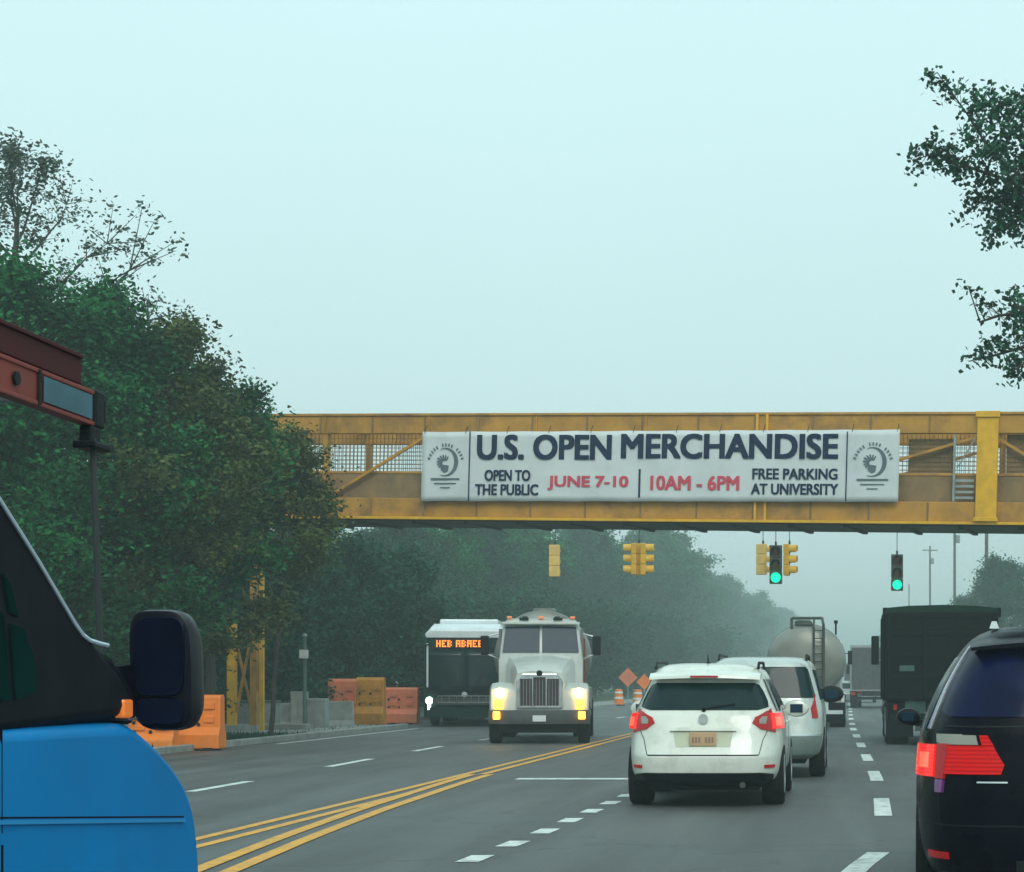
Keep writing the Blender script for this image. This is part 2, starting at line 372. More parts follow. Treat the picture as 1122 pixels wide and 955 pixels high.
# ------------------------------------------------------------------ trees
def rnd(a, b): return random.uniform(a, b)
def grow_tree(seed, h, r, base, leaves, ls, nb=13, spread=.6, trunk_r=None, sub=5, upward=.5, clump=.55, keep=None):
    rs = random.Random(seed); u = rs.uniform
    wood = MB(); tips = []
    tr = trunk_r or h*.018
    p = Vector((0, 0, -.1)); pts = [p.copy()]; n = 9
    for i in range(n):
        p = p+Vector((u(-.14, .14)*h/10, u(-.14, .14)*h/10, h*.93/n)); pts.append(p.copy())
    for i in range(n):
        a = tr*(1-i/n*.85); b = tr*(1-(i+1)/n*.85); wood.tube(pts[i], pts[i+1], a, b, 7, False)
    def at(f):
        x = f*n; i = min(int(x), n-1); return pts[i].lerp(pts[i+1], x-i)
    for k in range(nb):
        f = base/h+(1-base/h)*((k+.5)/nb)**.85
        q = at(min(f, .99)); az = k*2.4+u(-.5, .5)
        g = (f-base/h)/(1-base/h)
        L = r*(1-.45*abs(g-.35)/.65)*u(.75, 1.15)*(1-.35*max(0, g-.7)/.3)
        d = Vector((math.cos(az), math.sin(az), upward*u(.4, 1.3)+g*.8)).normalized()
        prev = q; rad = tr*(1-f*.8)*.55; seg = 5
        for s_ in range(seg):
            d = (d+Vector((u(-.2, .2), u(-.2, .2), u(-.1, .2)))).normalized()
            nx = prev+d*(L/seg); wood.tube(prev, nx, rad*(1-s_/seg*.8), rad*(1-(s_+1)/seg*.8), 5, False)
            if s_ >= 1:
                for _ in range(sub-2 if s_ < seg-1 else sub):
                    d2 = (d*.5+Vector((u(-1, 1), u(-1, 1), u(-.5, .9)))).normalized(); l2 = L*u(.15, .34)
                    e_ = nx+d2*l2; wood.tube(nx, e_, rad*.28, rad*.08, 4, False)
                    tips.append((e_, .9+.4*u(0, 1))); tips.append((nx.lerp(e_, .5), .7))
            prev = nx
        tips.append((prev, 1.2))
    lv = MB(); V = lv.v; Fc = lv.f
    for i in range(leaves):
        c, sc = tips[rs.randrange(len(tips))]
        s_ = clump*sc
        o_ = Vector((rs.gauss(0, s_*.45), rs.gauss(0, s_*.45), rs.gauss(0, s_*.33)))
        c2 = c+o_
        a = Vector((u(-1, 1), u(-1, 1), u(-.6, .6))).normalized(); b_ = Vector((u(-1, 1), u(-1, 1), u(-1, 1)))
        b_ = (b_-a*b_.dot(a)).normalized(); s2 = ls*u(.6, 1.3)
        b = len(V)
        V += [tuple(c2-a*s2*.6), tuple(c2+b_*s2*.33), tuple(c2+a*s2*.6), tuple(c2-b_*s2*.33)]
        Fc.append((b, b+1, b+2, b+3))
    return wood, lv
def make_tree(name, label, cat, loc, args, leafm, group=None, rz=0):
    t = thing(name, label, cat, loc, rz, group)
    wd, lv = grow_tree(**args)
    wd.build('trunk', M['bark'], t, smooth=True, fix=False); lv.build('crown', leafm, t, fix=False)
    return t
def gx(px, Y): return (px-PX)/F*Y
make_tree('deciduous_tree', 'tall sparse tree with bare branches showing against the sky', 'tree', (gx(20, 47), 47, 0),
          dict(seed=3, h=13.5, r=4.6, base=6.6, leaves=7500, ls=.10, nb=16, upward=.9, clump=.33, trunk_r=.27), M['leaf_grey'])
make_tree('deciduous_tree', 'dense dark green tree behind the blue van, leftmost of the roadside crowns', 'tree', (gx(-10, 42), 42, 0),
          dict(seed=11, h=9.2, r=3.8, base=1.2, leaves=85000, ls=.115, nb=20, clump=.72), M['leaf'])
make_tree('deciduous_tree', 'dense green tree right behind the tip of the red ladder', 'tree', (gx(105, 43), 43, 0),
          dict(seed=12, h=9.6, r=3.2, base=1.4, leaves=85000, ls=.11, nb=20, clump=.62), M['leaf'])
make_tree('deciduous_tree', 'dark green tree with an olive crown, between the ladder and the bridge', 'tree', (gx(190, 44.5), 44.5, 0),
          dict(seed=13, h=9.1, r=2.75, base=1.5, leaves=46000, ls=.105, nb=20, clump=.5), M['leaf_olive'])
make_tree('deciduous_tree', 'green tree whose loose crown hangs above the yellow stair posts', 'tree', (gx(232, 46.5), 46.5, 0),
          dict(seed=14, h=8.2, r=2.4, base=3.7, leaves=30000, ls=.105, nb=18, clump=.45), M['leaf'])
make_tree('deciduous_tree', 'small tree partly covering the left end of the yellow bridge', 'tree', (gx(296, 49.2), 49.2, 0),
          dict(seed=15, h=7.5, r=1.5, base=3.9, leaves=19000, ls=.10, nb=17, clump=.42, trunk_r=.07), M['leaf_olive'])
# thicket: low bushes behind
bush = [(20, 49, 4.5), (90, 50, 4.8), (160, 50.5, 4.6), (196, 56, 4.4), (248, 60, 5.4), (300, 64, 5.8), (345, 69, 5.8), (395, 71, 6.2), (440, 76, 6), (272, 64, 5), (325, 74, 5.5)]
blabel = ['shrub at the far left, seen over the blue van bonnet', 'shrub behind the mirror of the blue van', 'shrub behind the large orange barrier',
          'shrub to the left of the yellow stair posts', 'shrub directly behind the yellow stair posts', 'tall shrub behind the grey concrete blocks', 'tall shrub behind the green signal post', 'tall shrub behind the ochre barriers', 'shrub directly left of the bus', 'low shrub seen through the braces of the yellow posts', 'shrub deep behind the grey cabinets']
for i, (px, Y, h) in enumerate(bush):
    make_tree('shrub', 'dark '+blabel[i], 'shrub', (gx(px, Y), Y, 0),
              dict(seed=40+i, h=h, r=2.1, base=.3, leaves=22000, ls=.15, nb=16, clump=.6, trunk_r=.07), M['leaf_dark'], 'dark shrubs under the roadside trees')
# far tree line on the left, receding into the haze
protos = []
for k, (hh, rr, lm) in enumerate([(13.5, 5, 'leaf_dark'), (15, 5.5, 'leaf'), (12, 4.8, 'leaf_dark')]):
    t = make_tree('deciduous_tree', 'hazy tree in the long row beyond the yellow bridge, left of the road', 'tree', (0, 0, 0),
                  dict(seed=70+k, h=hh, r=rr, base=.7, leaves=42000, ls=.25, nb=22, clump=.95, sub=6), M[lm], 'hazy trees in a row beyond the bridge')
    protos.append([t, False])
def put(k, x, y, s, rz, label=None, group=None):
    pr = protos[k % 3]
    if not pr[1]: o = pr[0]; pr[1] = True
    else: o = copy_tree(pr[0])
    o.location = (x, y, 0); o.scale = (s, s, s); o.rotation_euler = (0, 0, rz)
    if label: o['label'] = label; o['group'] = group
    return o
rs = random.Random(5)
k = 0
y = 92
while y < 900:
    x = -24.5-rs.uniform(0, 3)
    hh = 9.2 if y < 100 else 9.2+(y-100)*.062 if y < 260 else 19+(y-260)*.012
    put(k, x, y, hh/14*rs.uniform(.9, 1.06), rs.uniform(0, 6)); k += 1
    y += 8 if y < 170 else (13 if y < 320 else 28)
for (x, yy, s) in [(-36, 84, .62), (-41, 94, .66), (-34, 106, .68), (-42, 120, .8), (-37, 140, .85), (-40, 165, .95), (-38, 200, 1.05), (-40, 240, 1.2)]:
    put(k, x, yy, s, rs.uniform(0, 6), 'hazy tree in the wood behind the roadside row beyond the bridge', 'hazy trees of the wood beyond the bridge'); k += 1
for i, (px, yy) in enumerate([(0, 88), (0, 96), (0, 105), (0, 114), (0, 124), (0, 136), (0, 150), (0, 166), (0, 185), (0, 205), (0, 230), (0, 265), (0, 310), (0, 370)]):
    base = under if i else make_tree('shrub', 'dark undergrowth bush at the foot of the hazy row beyond the bridge', 'shrub', (0, 0, 0), dict(seed=90, h=4.4, r=3.2, base=.1, leaves=26000, ls=.2, nb=20, clump=.8, trunk_r=.07), M['leaf_dark'], 'undergrowth bushes beyond the bridge')
    if i == 0: under = base
    o = base if i == 0 else copy_tree(base)
    o.location = (-21, yy, 0); o.rotation_euler = (0, 0, i*1.3); o.scale = (1, 1+i*.12, 1+i*.05)
# right side far trees
for (x, yy, s) in [(13, 165, .8), (19, 185, .92), (12.5, 215, .8), (17, 260, .95), (24, 225, 1), (11.5, 310, .85), (14, 380, .9), (11, 470, 1), (30, 190, 1), (12, 560, 1)]:
    put(k, x, yy, s, rs.uniform(0, 6), 'pale foggy tree on the right of the road, behind the dump truck', 'foggy trees on the far right'); k += 1

# near tree on the right: trunk out of frame, leafy boughs hang in from the right edge
def right_tree():
    Y = 33.0
    t = thing('deciduous_tree', 'near tree with dark leafy boughs reaching in at the right edge of the sky', 'tree', (gx(1117, Y)+4.6, Y, 0))
    ox = t.location.x
    wood = MB(); lv = MB(); rs = random.Random(21); u = rs.uniform
    wood.tube((0, 0, -.1), (-.3, 0, 5), .3, .24, 10, False); wood.tube((-.3, 0, 5), (-.8, .2, 11.5), .24, .12, 10, False)
    def L(px, py, dy=0): p = P(px, py, Y+dy); return Vector((p.x-ox, dy, p.z))
    def branch(pts, r0):
        for i in range(len(pts)-1): wood.tube(pts[i], pts[i+1], r0*(1-i/len(pts)), r0*(1-(i+1)/len(pts)), 6, False)
    def leafs(c, n, s, ls=.085):
        for _ in range(n):
            c2 = c+Vector((rs.gauss(0, s), rs.gauss(0, s*1.2), rs.gauss(0, s)))
            a = Vector((u(-1, 1), u(-1, 1), u(-1, .5))).normalized(); b_ = Vector((u(-1, 1), u(-1, 1), u(-1, 1)))
            b_ = (b_-a*b_.dot(a)).normalized(); s2 = ls*u(.7, 1.3); b = len(lv.v)
            lv.v += [tuple(c2-a*s2*.6), tuple(c2-a*s2*.15+b_*s2*.42), tuple(c2+a*s2*.6), tuple(c2-a*s2*.15-b_*s2*.42)]
            lv.f.append((b, b+1, b+2, b+3))
    root1 = Vector((-.6, .1, 8.6)); root2 = Vector((-.45, .1, 6.6))
    mains = [
        (root1, L(1140, 215), [(1120, 195), (1085, 160), (1060, 125), (1030, 80)], 7),
        (root1, L(1140, 225), [(1110, 200), (1060, 185), (1025, 168), (1000, 178)], 7),
        (root1, L(1140, 230), [(1105, 225), (1078, 215), (1062, 232)], 7),
        (root1, L(1145, 235), [(1120, 240), (1095, 250), (1080, 262)], 6),
        (root1, L(1145, 190), [(1125, 165), (1100, 130), (1078, 100)], 7),
        (root1, L(1145, 150), [(1130, 120), (1117, 100)], 6),
        (root2, L(1150, 340), [(1125, 345), (1095, 345), (1075, 352), (1058, 310)], 3),
        (root2, L(1150, 375), [(1120, 380), (1090, 392), (1062, 397)], 5),
        (root2, L(1150, 350), [(1125, 345), (1108, 325)], 5),
        (root2, L(1150, 390), [(1125, 395), (1112, 405)], 5),
    ]
    for rt, j, pts, dens in mains:
        dy0 = u(-.5, .5)
        P3 = [rt, j]+[L(a+u(-3, 3), b_+u(-3, 3), dy0+u(-.3, .3)) for a, b_ in pts]
        branch(P3, .05)
        for i in range(1, len(P3)-1):
            a, b_ = P3[i], P3[i+1]; last = i == len(P3)-2
            nn = max(2, int((b_-a).length/.16))
            for q in range(nn+1):
                c = a.lerp(b_, q/nn); prog = (i-1+q/nn)/(len(P3)-2)
                if pts[-1] == (1058, 310) and prog > .62 and prog < .95: continue
                tw = .42*(1-.6*prog)
                for _ in range(2 if prog > .8 else 4):
                    e_ = c+Vector((u(-1, 1), u(-1, 1), u(-1, 1)))*tw
                    wood.tube(c, e_, .008, .004, 3, False)
                    leafs(e_, int(dens*2.1), .08)
    # rest of the crown, outside the frame
    for _ in range(260):
        c = Vector((u(-2.6, 3.8), u(-3, 3), u(5.8, 13)))
        if c.x+ox < gx(1130, Y): continue
        wood.tube(Vector((-.5, .1, max(5, c.z-1.5))), c, .03, .01, 4, False)
        leafs(c, 45, .42, .16)
    wood.build('trunk', M['bark'], t, smooth=True, fix=False); lv.build('crown', M['leaf_bough'], t, fix=False)
M['leaf_bough'] = mat('leaf_bough', (.018, .085, .045), .7, var=.5, vscale=.8, island=True, spec=.15)
right_tree()
# a rough fringe of grass along the left kerb: uncountable
gr = MB(); rs = random.Random(9)
for _ in range(16000):
    yy = rs.uniform(33, 61.5); xx = rs.uniform(-19.5, KL-.22)
    if yy > 51.5 and rs.random() < .85: continue
    h = rs.uniform(.06, .22); a = rs.uniform(0, 6.28); dx, dy = math.cos(a)*.03, math.sin(a)*.03; lx = rs.uniform(-.05, .05)
    b = len(gr.v); gr.v += [(xx-dx, yy-dy, 0), (xx+dx, yy+dy, 0), (xx+lx, yy+lx, h)]; gr.f.append((b, b+1, b+2))
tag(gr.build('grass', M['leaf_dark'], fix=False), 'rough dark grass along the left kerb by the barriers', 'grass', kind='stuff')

# ------------------------------------------------------------------ pedestrian bridge
def bridge():
    pL = P(340, 575, 53.0); pR = P(1117, 583, 48.9)
    d = pR-pL; yaw = math.atan2(d.y, d.x); L0 = math.hypot(d.x, d.y); tilt = -math.atan2(d.z, L0)
    t = thing('footbridge', 'yellow steel pedestrian bridge crossing over the road, carrying a long banner', 'bridge')
    t.rotation_euler = (0, tilt, yaw); t.location = pL
    # local frame: x along, y depth away, z up. underside z=0
    x0, x1 = -9.0, L0+6.5; D = 2.5; H = 2.90
    def ux(px, py=510):     # local x of the front face under photo column px
        s = (px-PX)/F
        Xp, Yp = pL.x, pL.y; c, sn = math.cos(yaw), math.sin(yaw)
        return (s*Yp-Xp)/(c-s*sn)
    pts = sorted([ux(395), ux(466), ux(593), ux(712), ux(830), ux(957)]+[ux(1081)])
    sp = 2.95
    xs = [ux(830)-sp*k for k in range(9, 0, -1)]+[ux(830)]+[ux(1081)+sp*k for k in range(0, 3)]
    xs = [x for x in xs if x0 < x < x1]
    for yy, nm in ((0, 'front'), (D, 'back')):
        mb = MB(); mb.bx(x0, x1, yy-.10, yy+.10, H-.50, H-.04); mb.build('top_beam', M['yellow_steel'], t, bevel=.015)
        mb = MB(); mb.bx(x0, x1, yy-.14, yy+.14, H-.038, H+.02); mb.build('top_flange', M['yellow_steel'], t)
        mb = MB(); mb.bx(x0, x1, yy-.09, yy+.09, .24, .72); mb.build('bottom_beam', M['yellow_steel'], t, bevel=.015)
    mb = MB(); mb.bx(x0, x1, -.17, .13, .17, .237); mb.build('bottom_flange', M['yellow_post'], t)
    mb = MB(); mb.bx(x0, x1, -.02, D+.1, .14, .167)
    x = x0+.2
    while x < x1: mb.bx(x, x+.12, .2, D, .08, .137); x += 1.45
    mb.build('deck', M['dark_steel'], t)
    # posts
    for i, xx in enumerate(xs):
        for yy in (0, D):
            mb = MB(); mb.bx(xx-.07, xx+.07, yy-.085, yy+.085, .722, H-.502); mb.bx(xx-.02, xx+.02, yy-.13, yy-.104, H-.5, H-.05); mb.build('post', M['yellow_steel'], t)
    xb = ux(1081)
    mb = MB(); mb.bx(xb-.26, xb+.26, -.20, -.105, .24, H+.03); mb.bx(xb-.30, xb+.30, -.24, -.202, .24, .34); mb.bx(xb-.30, xb+.30, -.24, -.202, H-.12, H+.03)
    mb.build('portal_post', M['yellow_post'], t, bevel=.01)
    xb = ux(834)
    mb = MB(); mb.bx(xb-.16, xb-.10, -.16, -.105, .24, H-.02); mb.bx(xb+.10, xb+.16, -.16, -.105, .24, H-.02); mb.build('joint_plate', M['yellow_post'], t)
    # stiffener ribs and rivet plates along the beams
    mb = MB(); x = x0+.4
    rs = random.Random(4)
    while x < x1:
        if abs(x-ux(1081)) > .4:
            mb = MB(); mb.bx(x-.02, x+.02, -.128, -.101, H-.46, H-.06); mb.build('stiffener', M['brown_steel'], t)
            mb = MB(); mb.bx(x-.02, x+.02, -.118, -.091, .26, .70); mb.build('stiffener', M['brown_steel'], t)
        x += 1.48
    # diagonals
    for yy in (.0, D):
        mb = MB()
        for i in range(len(xs)-1):
            a, b = xs[i]+.07, xs[i+1]-.07
            if i % 2: mb.bar((a, yy, .74), (b, yy, H-.52), .07, .07)
            else: mb.bar((a, yy, H-.52), (b, yy, .74), .07, .07)
        mb.build('diagonal', M['yellow_steel'], t)
    # weathered side screens: solid lower half, mesh above
    for yy in (.13, D-.13):
        mb = MB(); mb.bx(x0, x1, yy-.012, yy+.012, .73, 1.38); mb.build('kick_panel', M['brown_steel'], t)
        mb = MB(); mb.bx(x0, x1, yy-.03, yy+.03, 1.382, 1.44); mb.build('handrail', M['yellow_steel'], t)
        mb = MB(); x = x0
        while x < x1:
            mb.bx(x-.007, x+.007, yy-.007, yy+.007, 1.44, H-.5); x += .11
        z = 1.52
        while z < H-.55: mb.bx(x0, x1, yy-.0065, yy+.0065, z-.006, z+.006); z += .11
        mb.build('mesh_screen', M['brown_steel'], t, fix=False)
    # opaque weathered panels at the right end bays, with light gaps
    mb = MB()
    for a, b, z0, z1 in [(992, 1043, 1.45, H-.62), (1100, 1135, 1.45, H-.5)]:
        mb = MB(); mb.bx(ux(a), ux(b), .16, .18, z0, z1); mb.build('screen_panel', M['brown_steel'], t)
    mb = MB()
    for i in range(4): mb.bx(ux(1046), ux(1066), -.03, -.01, .80+i*.14, .86+i*.14)
    mb.bx(ux(1043), ux(1045.5), -.05, .0, .74, H-.52); mb.bar((ux(1047), -.02, 1.55), (ux(1067), -.02, 2.3), .05, .03)
    mb.build('louvre', M['grey_metal'], t)
    # roof cross braces
    mb = MB()
    for i, xx in enumerate(xs):
        mb.bar((xx, .1, H-.1), (xx, D-.1, H-.1), .1, .1)
        if i < len(xs)-1: mb.bar((xx, .1, H-.12), (xs[i+1], D-.1, H-.12), .05, .05)
    mb.build('roof_brace', M['yellow_steel'], t)
    # bridge bearings / stair tower of yellow posts and braces, built vertical
    # -------- banner
    ban = thing('banner', 'long white vinyl banner with dark and red lettering hung on the yellow bridge', 'banner')
    ban.rotation_euler = t.rotation_euler; ban.location = pL
    def uz(px, py):         # local z on banner face for photo pixel
        x = ux(px); wY = pL.y+x*math.sin(yaw); wz = CAM_H+(PY-py)/F*wY
        return (wz-pL.z)-x*math.cos(yaw)*0+x*math.tan(tilt)
    yb = -.24
    ax, bx_ = ux(465), ux(985.5)
    zt0, zb0, zt1, zb1 = uz(465, 474), uz(465, 550), uz(985, 471.5), uz(985, 551)
    mb = MB(); nX, nZ = 90, 12; rows = []
    for j in range(nZ+1):
        for i in range(nX+1):
            f = i/nX; g = j/nZ; x = ax+(bx_-ax)*f
            zt = zt0+(zt1-zt0)*f-.012*abs(math.sin(f*math.pi*9)); zb = zb0+(zb1-zb0)*f+.012*abs(math.sin(f*math.pi*9))
            z = zb+(zt-zb)*g
            y = yb+.010*math.sin(f*57)*math.sin(g*3.14)+.008*noise.noise(Vector((x*.8, z*1.5, 0)))
            rows.append((x, y, z))
    W_ = nX+1
    mb.add(rows, [(j*W_+i, j*W_+i+1, (j+1)*W_+i+1, (j+1)*W_+i) for j in range(nZ) for i in range(nX)])
    o = mb.build('cloth', M['banner'], ban, smooth=True); sl_ = o.modifiers.new('s', 'SOLIDIFY'); sl_.thickness = .006; sl_.offset = 0
    yt = yb-.022
    def Z(py, px=725): return uz(px, py)
    def txt(s, pa, pb, pt, pbm, m, nm, off=.012):
        q = MB(); zc = (Z(pt, (pa+pb)/2)+Z(pbm, (pa+pb)/2))/2; hh = Z(pt, (pa+pb)/2)-Z(pbm, (pa+pb)/2)
        text_mb(q, s, ux(pa), ux(pb), zc, hh, yt, off=off); q.build(nm, M[m], ban, fix=False)
    txt('U.S. OPEN', 525, 672, 478, 504, 'ink_navy', 'lettering', .05)
    txt('MERCHANDISE', 682, 919, 477, 503, 'ink_navy', 'lettering', .05)
    txt('OPEN TO', 534, 584, 516, 527.5, 'ink_navy', 'lettering', .04)
    txt('THE PUBLIC', 524, 593, 531.5, 543, 'ink_navy', 'lettering', .04)
    txt('JUNE 7-10', 603, 691, 522.5, 537.5, 'ink_red', 'lettering', .045)
    txt('10AM - 6PM', 715, 812, 522.5, 537.5, 'ink_red', 'lettering', .045)
    txt('FREE PARKING', 826, 919, 514.5, 526, 'ink_navy', 'lettering', .04)
    txt('AT UNIVERSITY', 825, 920, 531, 542.5, 'ink_navy', 'lettering', .04)
    q = MB(); q.bx(ux(702), ux(704), yt-.003, yt+.01, Z(546), Z(515)); q.build('divider', M['ink_navy'], ban)
    for a in (517, 928.5):
        q = MB(); q.bx(ux(a-.6), ux(a+.6), yt-.003, yt+.01, uz(a, 550), uz(a, 474)); q.build('divider', M['ink_navy'], ban)
    for cpx in (491, 957):   # round emblems: ring crescent with a feather fan inside, arched caption, base lines
        q = MB(); cx, cz = ux(cpx), uz(cpx, 507); s = 1/43.0
        outer, inner = [], []
        for i in range(29):
            a = R(-115+ i*230/28); rr = 15*s
            outer.append((cx+rr*math.cos(a), cz+rr*math.sin(a)*1.05))
            a2 = a; wdt = 4.2*s*math.cos(a*.75)**2+.5*s
            inner.append((cx+(rr-wdt)*math.cos(a), cz+(rr-wdt)*math.sin(a)*1.05))
        for i in range(28):
            q.prism([outer[i], outer[i+1], inner[i+1], inner[i]], yt-.003, yt+.006)
        for i in range(9):
            a = R(60+i*22); r1 = 3*s; r2 = (9.5-abs(i-4)*.5)*s; c2x, c2z = cx-1*s, cz-1*s
            p = [(c2x+r1*math.cos(a-.25), c2z+r1*math.sin(a-.25)), (c2x+r2*math.cos(a-.10), c2z+r2*math.sin(a-.10)), (c2x+r2*1.12*math.cos(a), c2z+r2*1.12*math.sin(a)),
                 (c2x+r2*math.cos(a+.10), c2z+r2*math.sin(a+.10)), (c2x+r1*math.cos(a+.25), c2z+r1*math.sin(a+.25))]
            q.prism(p, yt-.002, yt+.006)
        q.prism([(cx-4*s, cz-3*s), (cx+4*s, cz-4*s), (cx+3*s, cz-10*s), (cx-1*s, cz-12*s), (cx-5*s, cz-9*s)], yt-.004, yt+.006)
        q.build('emblem', M['ink_grey'], ban, fix=False)
        q = MB()
        for i in range(15):
            if i == 5 or i == 10: continue
            a = R(160-i*140/14); rr = 21*s; c = Vector((cx+rr*math.cos(a), 0, cz-4*s+rr*math.sin(a)*1.1))
            q.box((c.x, yt+.001, c.z), (1.6*s, .008, 3.2*s), Matrix.Rotation(-(a-math.pi/2), 3, 'Y'))
        q.build('caption', M['ink_grey'], ban, fix=False)
        q = MB(); q.bx(cx-17*s, cx+17*s, yt-.003, yt+.006, cz-20*s, cz-18*s); q.bx(cx-13*s, cx+13*s, yt-.003, yt+.006, cz-24.5*s, cz-23.3*s); q.bx(cx-6*s, cx+6*s, yt-.003, yt+.006, cz-29*s, cz-28*s)
        q.build('base_line', M['ink_grey'], ban, fix=False)
    # eyelets and ties
    for i in range(12):
        xx = ax+.06+(bx_-ax-.12)*i/11; f = (xx-ax)/(bx_-ax)
        q = MB(); zt = zt0+(zt1-zt0)*f; q.path([(xx, yb-.01, zt-.05), (xx+.02, yb-.005, zt+.06), (xx, -.09, zt+.16)], .008, 5); q.build('tie', M['cable'], ban)
    # ---- support tower in photo column 248-297, world vertical
    tw = thing('support_tower', 'yellow steel stair tower of posts and cross braces under the left end of the bridge', 'tower', (0, 0, 0))
    zt = 5.6
    Yt = 54.5
    def X(px): return gx(px, Yt)
    q = MB(); q.bx(X(250), X(258.5), Yt-.12, Yt+.12, 0, 3.0); q.build('post', M['yellow_post'], tw)
    q = MB(); q.bx(X(275), X(282), Yt-.1, Yt+.1, 0, zt-.3); q.build('post', M['yellow_steel'], tw)
    q = MB(); q.bx(X(288), X(292.5), Yt-.35, Yt-.22, 0, zt-.1); q.build('post', M['yellow_post'], tw)
    q = MB(); q.bx(X(250), X(258.5), Yt+2.2, Yt+2.44, 0, 2.98); q.build('post', M['yellow_steel'], tw)
    q = MB(); q.bar((X(259), Yt, .6), (X(274), Yt, 2.5), .07, .07); q.bar((X(259), Yt+.08, 2.4), (X(274), Yt+.08, .7), .06, .06)
    q.build('cross_brace', M['yellow_steel'], tw)
    q = MB(); q.bar((X(283), Yt, 1.2), (X(288), Yt-.28, 2.6), .05, .05); q.build('cross_brace', M['yellow_steel'], tw)
    q = MB(); q.bx(X(248), X(284), Yt-.3, Yt+.3, -.02, .25); q.build('footing', M['concrete'], tw)
    q = MB(); q.bx(X(283.2), X(287.8), Yt-.36, Yt+.2, zt-.5, zt-.35); q.bx(X(200), X(274.7), Yt-.1, Yt+2, zt-.6, zt-.4); q.build('landing', M['yellow_steel'], tw)
    # right hand tower, mostly out of frame
    tw2 = thing('support_column', 'yellow steel column carrying the right end of the bridge', 'column', (11.2, 48.4, 0))
    q = MB(); q.bx(-.25, .25, -.25, .25, 0, 4.75); q.build('shaft', M['yellow_post'], tw2, bevel=.02)
    q = MB(); q.bx(-.5, .5, -.5, .5, 0, .18); q.build('footing', M['concrete'], tw2)
bridge()

# ------------------------------------------------------------------ traffic signals
def signal_head(parent, rz, lit=None, hm='signal_yellow', off=(0, 0), vis='signal_yellow', s=1.0):
    """one three-lamp head facing rotated -Y, top at z=0, hangs down 1.05"""
    rot = Matrix.Rotation(rz, 4, 'Z') @ Matrix.Translation((off[0], off[1], 0))
    def bld(mb, nm, m, par=parent, **k):
        mb.v = [tuple(rot @ Vector(v)) for v in mb.v]; return mb.build(nm, m, par, **k)
    q = MB()
    for i in range(3): q.bx(-.17*s, .17*s, 0, .18, -.35*(i+1)*s+.008, -.35*i*s)
    h = bld(q, 'housing', M[hm], bevel=.02)
    for i in range(3):
        zc = -.175*s-.35*i*s; r = .15*s; q = MB(); n = 14; V = []; Fq = []
        for k_ in range(n+1):
            a = R(-35+250*k_/n)
            for rr, yy in ((r, 0), (r, -.26 if 0 < k_ < n else -.16), (r-.012, -.26 if 0 < k_ < n else -.16), (r-.012, 0)): V.append((rr*math.cos(a), yy, zc+rr*math.sin(a)))
        for k_ in range(n):
            b = 4*k_
            for j in range(3): Fq.append((b+j, b+j+1, b+4+j+1, b+4+j))
        q.add(V, Fq); bld(q, 'visor', M[vis], smooth=True)
        q = MB(); q.lathe([(.001, -.045), (.07, -.04), (.115*s, -.02), (.135*s, 0)], (0, -.003, zc), 'Y', 20)
        key = ['lens_dark_red', 'lens_dark_amber', 'lens_dark_green'][i]
        if lit == 'green' and i == 2: key = 'green_lit'
        bld(q, 'lens', M[key], smooth=True)
def hanger(t, top):
    q = MB(); q.tube((0, .09, 0), (0, .09, .12), .035, .035, 8); q.tube((0, .09, .12), (0, .09, top), .014, .014, 6)
    q.build('hanger', M['cable'], t)
SY = 66.0; SPANZ = 7.25
def sig_loc(px, pytop, Y=SY): p = P(px, pytop, Y); return (p.x, Y, p.z)
t = thing('traffic_light', 'traffic light with a bright green lamp hanging under the bridge, between two yellow heads', 'traffic light', sig_loc(850, 597))
signal_head(t, 0, 'green', 'signal_dark', vis='green_hood', s=1.22); hanger(t, SPANZ-t.location.z)
t = thing('traffic_light', 'traffic light with a green lamp hanging alone on the right, above the dump truck', 'traffic light', sig_loc(983, 607))
signal_head(t, 0, 'green', 'signal_dark', vis='green_hood', s=1.15); hanger(t, SPANZ-t.location.z)
t = thing('traffic_light', 'plain faded yellow traffic light seen from its back, leftmost under the bridge', 'traffic light', sig_loc(608, 597))
signal_head(t, R(180), None, 'signal_tan'); hanger(t, SPANZ-t.location.z)
t = thing('traffic_light', 'yellow four way traffic light with visors sticking out on both sides', 'traffic light', sig_loc(700, 595))
for a, lt in ((90, None), (-90, None)): signal_head(t, R(a), lt, 'signal_yellow', off=(0, -.24))
signal_head(t, R(180), None, 'signal_yellow', off=(0, -.22)); hanger(t, SPANZ-t.location.z)
t = thing('traffic_light', 'narrow yellow traffic light turned away just left of the bright green lamp', 'traffic light', sig_loc(836, 596, 66.8))
signal_head(t, R(150), None, 'signal_tan', s=.98); hanger(t, SPANZ-t.location.z)
t = thing('traffic_light', 'orange yellow traffic light turned sideways just right of the bright green lamp', 'traffic light', sig_loc(865, 596, 66.8))
signal_head(t, R(80), None, 'signal_yellow', s=1.0); hanger(t, SPANZ-t.location.z)
q = MB(); pp = []
for i in range(25):
    f = i/24; pp.append((-19+27.5*f, SY+.09, SPANZ-.35*math.sin(math.pi*f)*0+.02))
q.path(pp, .02, 6)
tag(q.build('span_wire', M['cable']), 'dark cable behind the bridge from which the traffic lights hang', 'cable')
for xx, lb in ((-19, 'steel pole holding the signal cable, hidden in the trees on the left'), (8.5, 'steel pole holding the signal cable on the right kerb')):
    q = MB(); q.tube((xx, SY+.09, 0), (xx, SY+.09, 8.2), .14, .09, 12); q.tube((xx, SY+.09, 0), (xx, SY+.09, .35), .22, .16, 12)
    tag(q.build('signal_pole', M['grey_metal'], smooth=True), lb, 'pole')

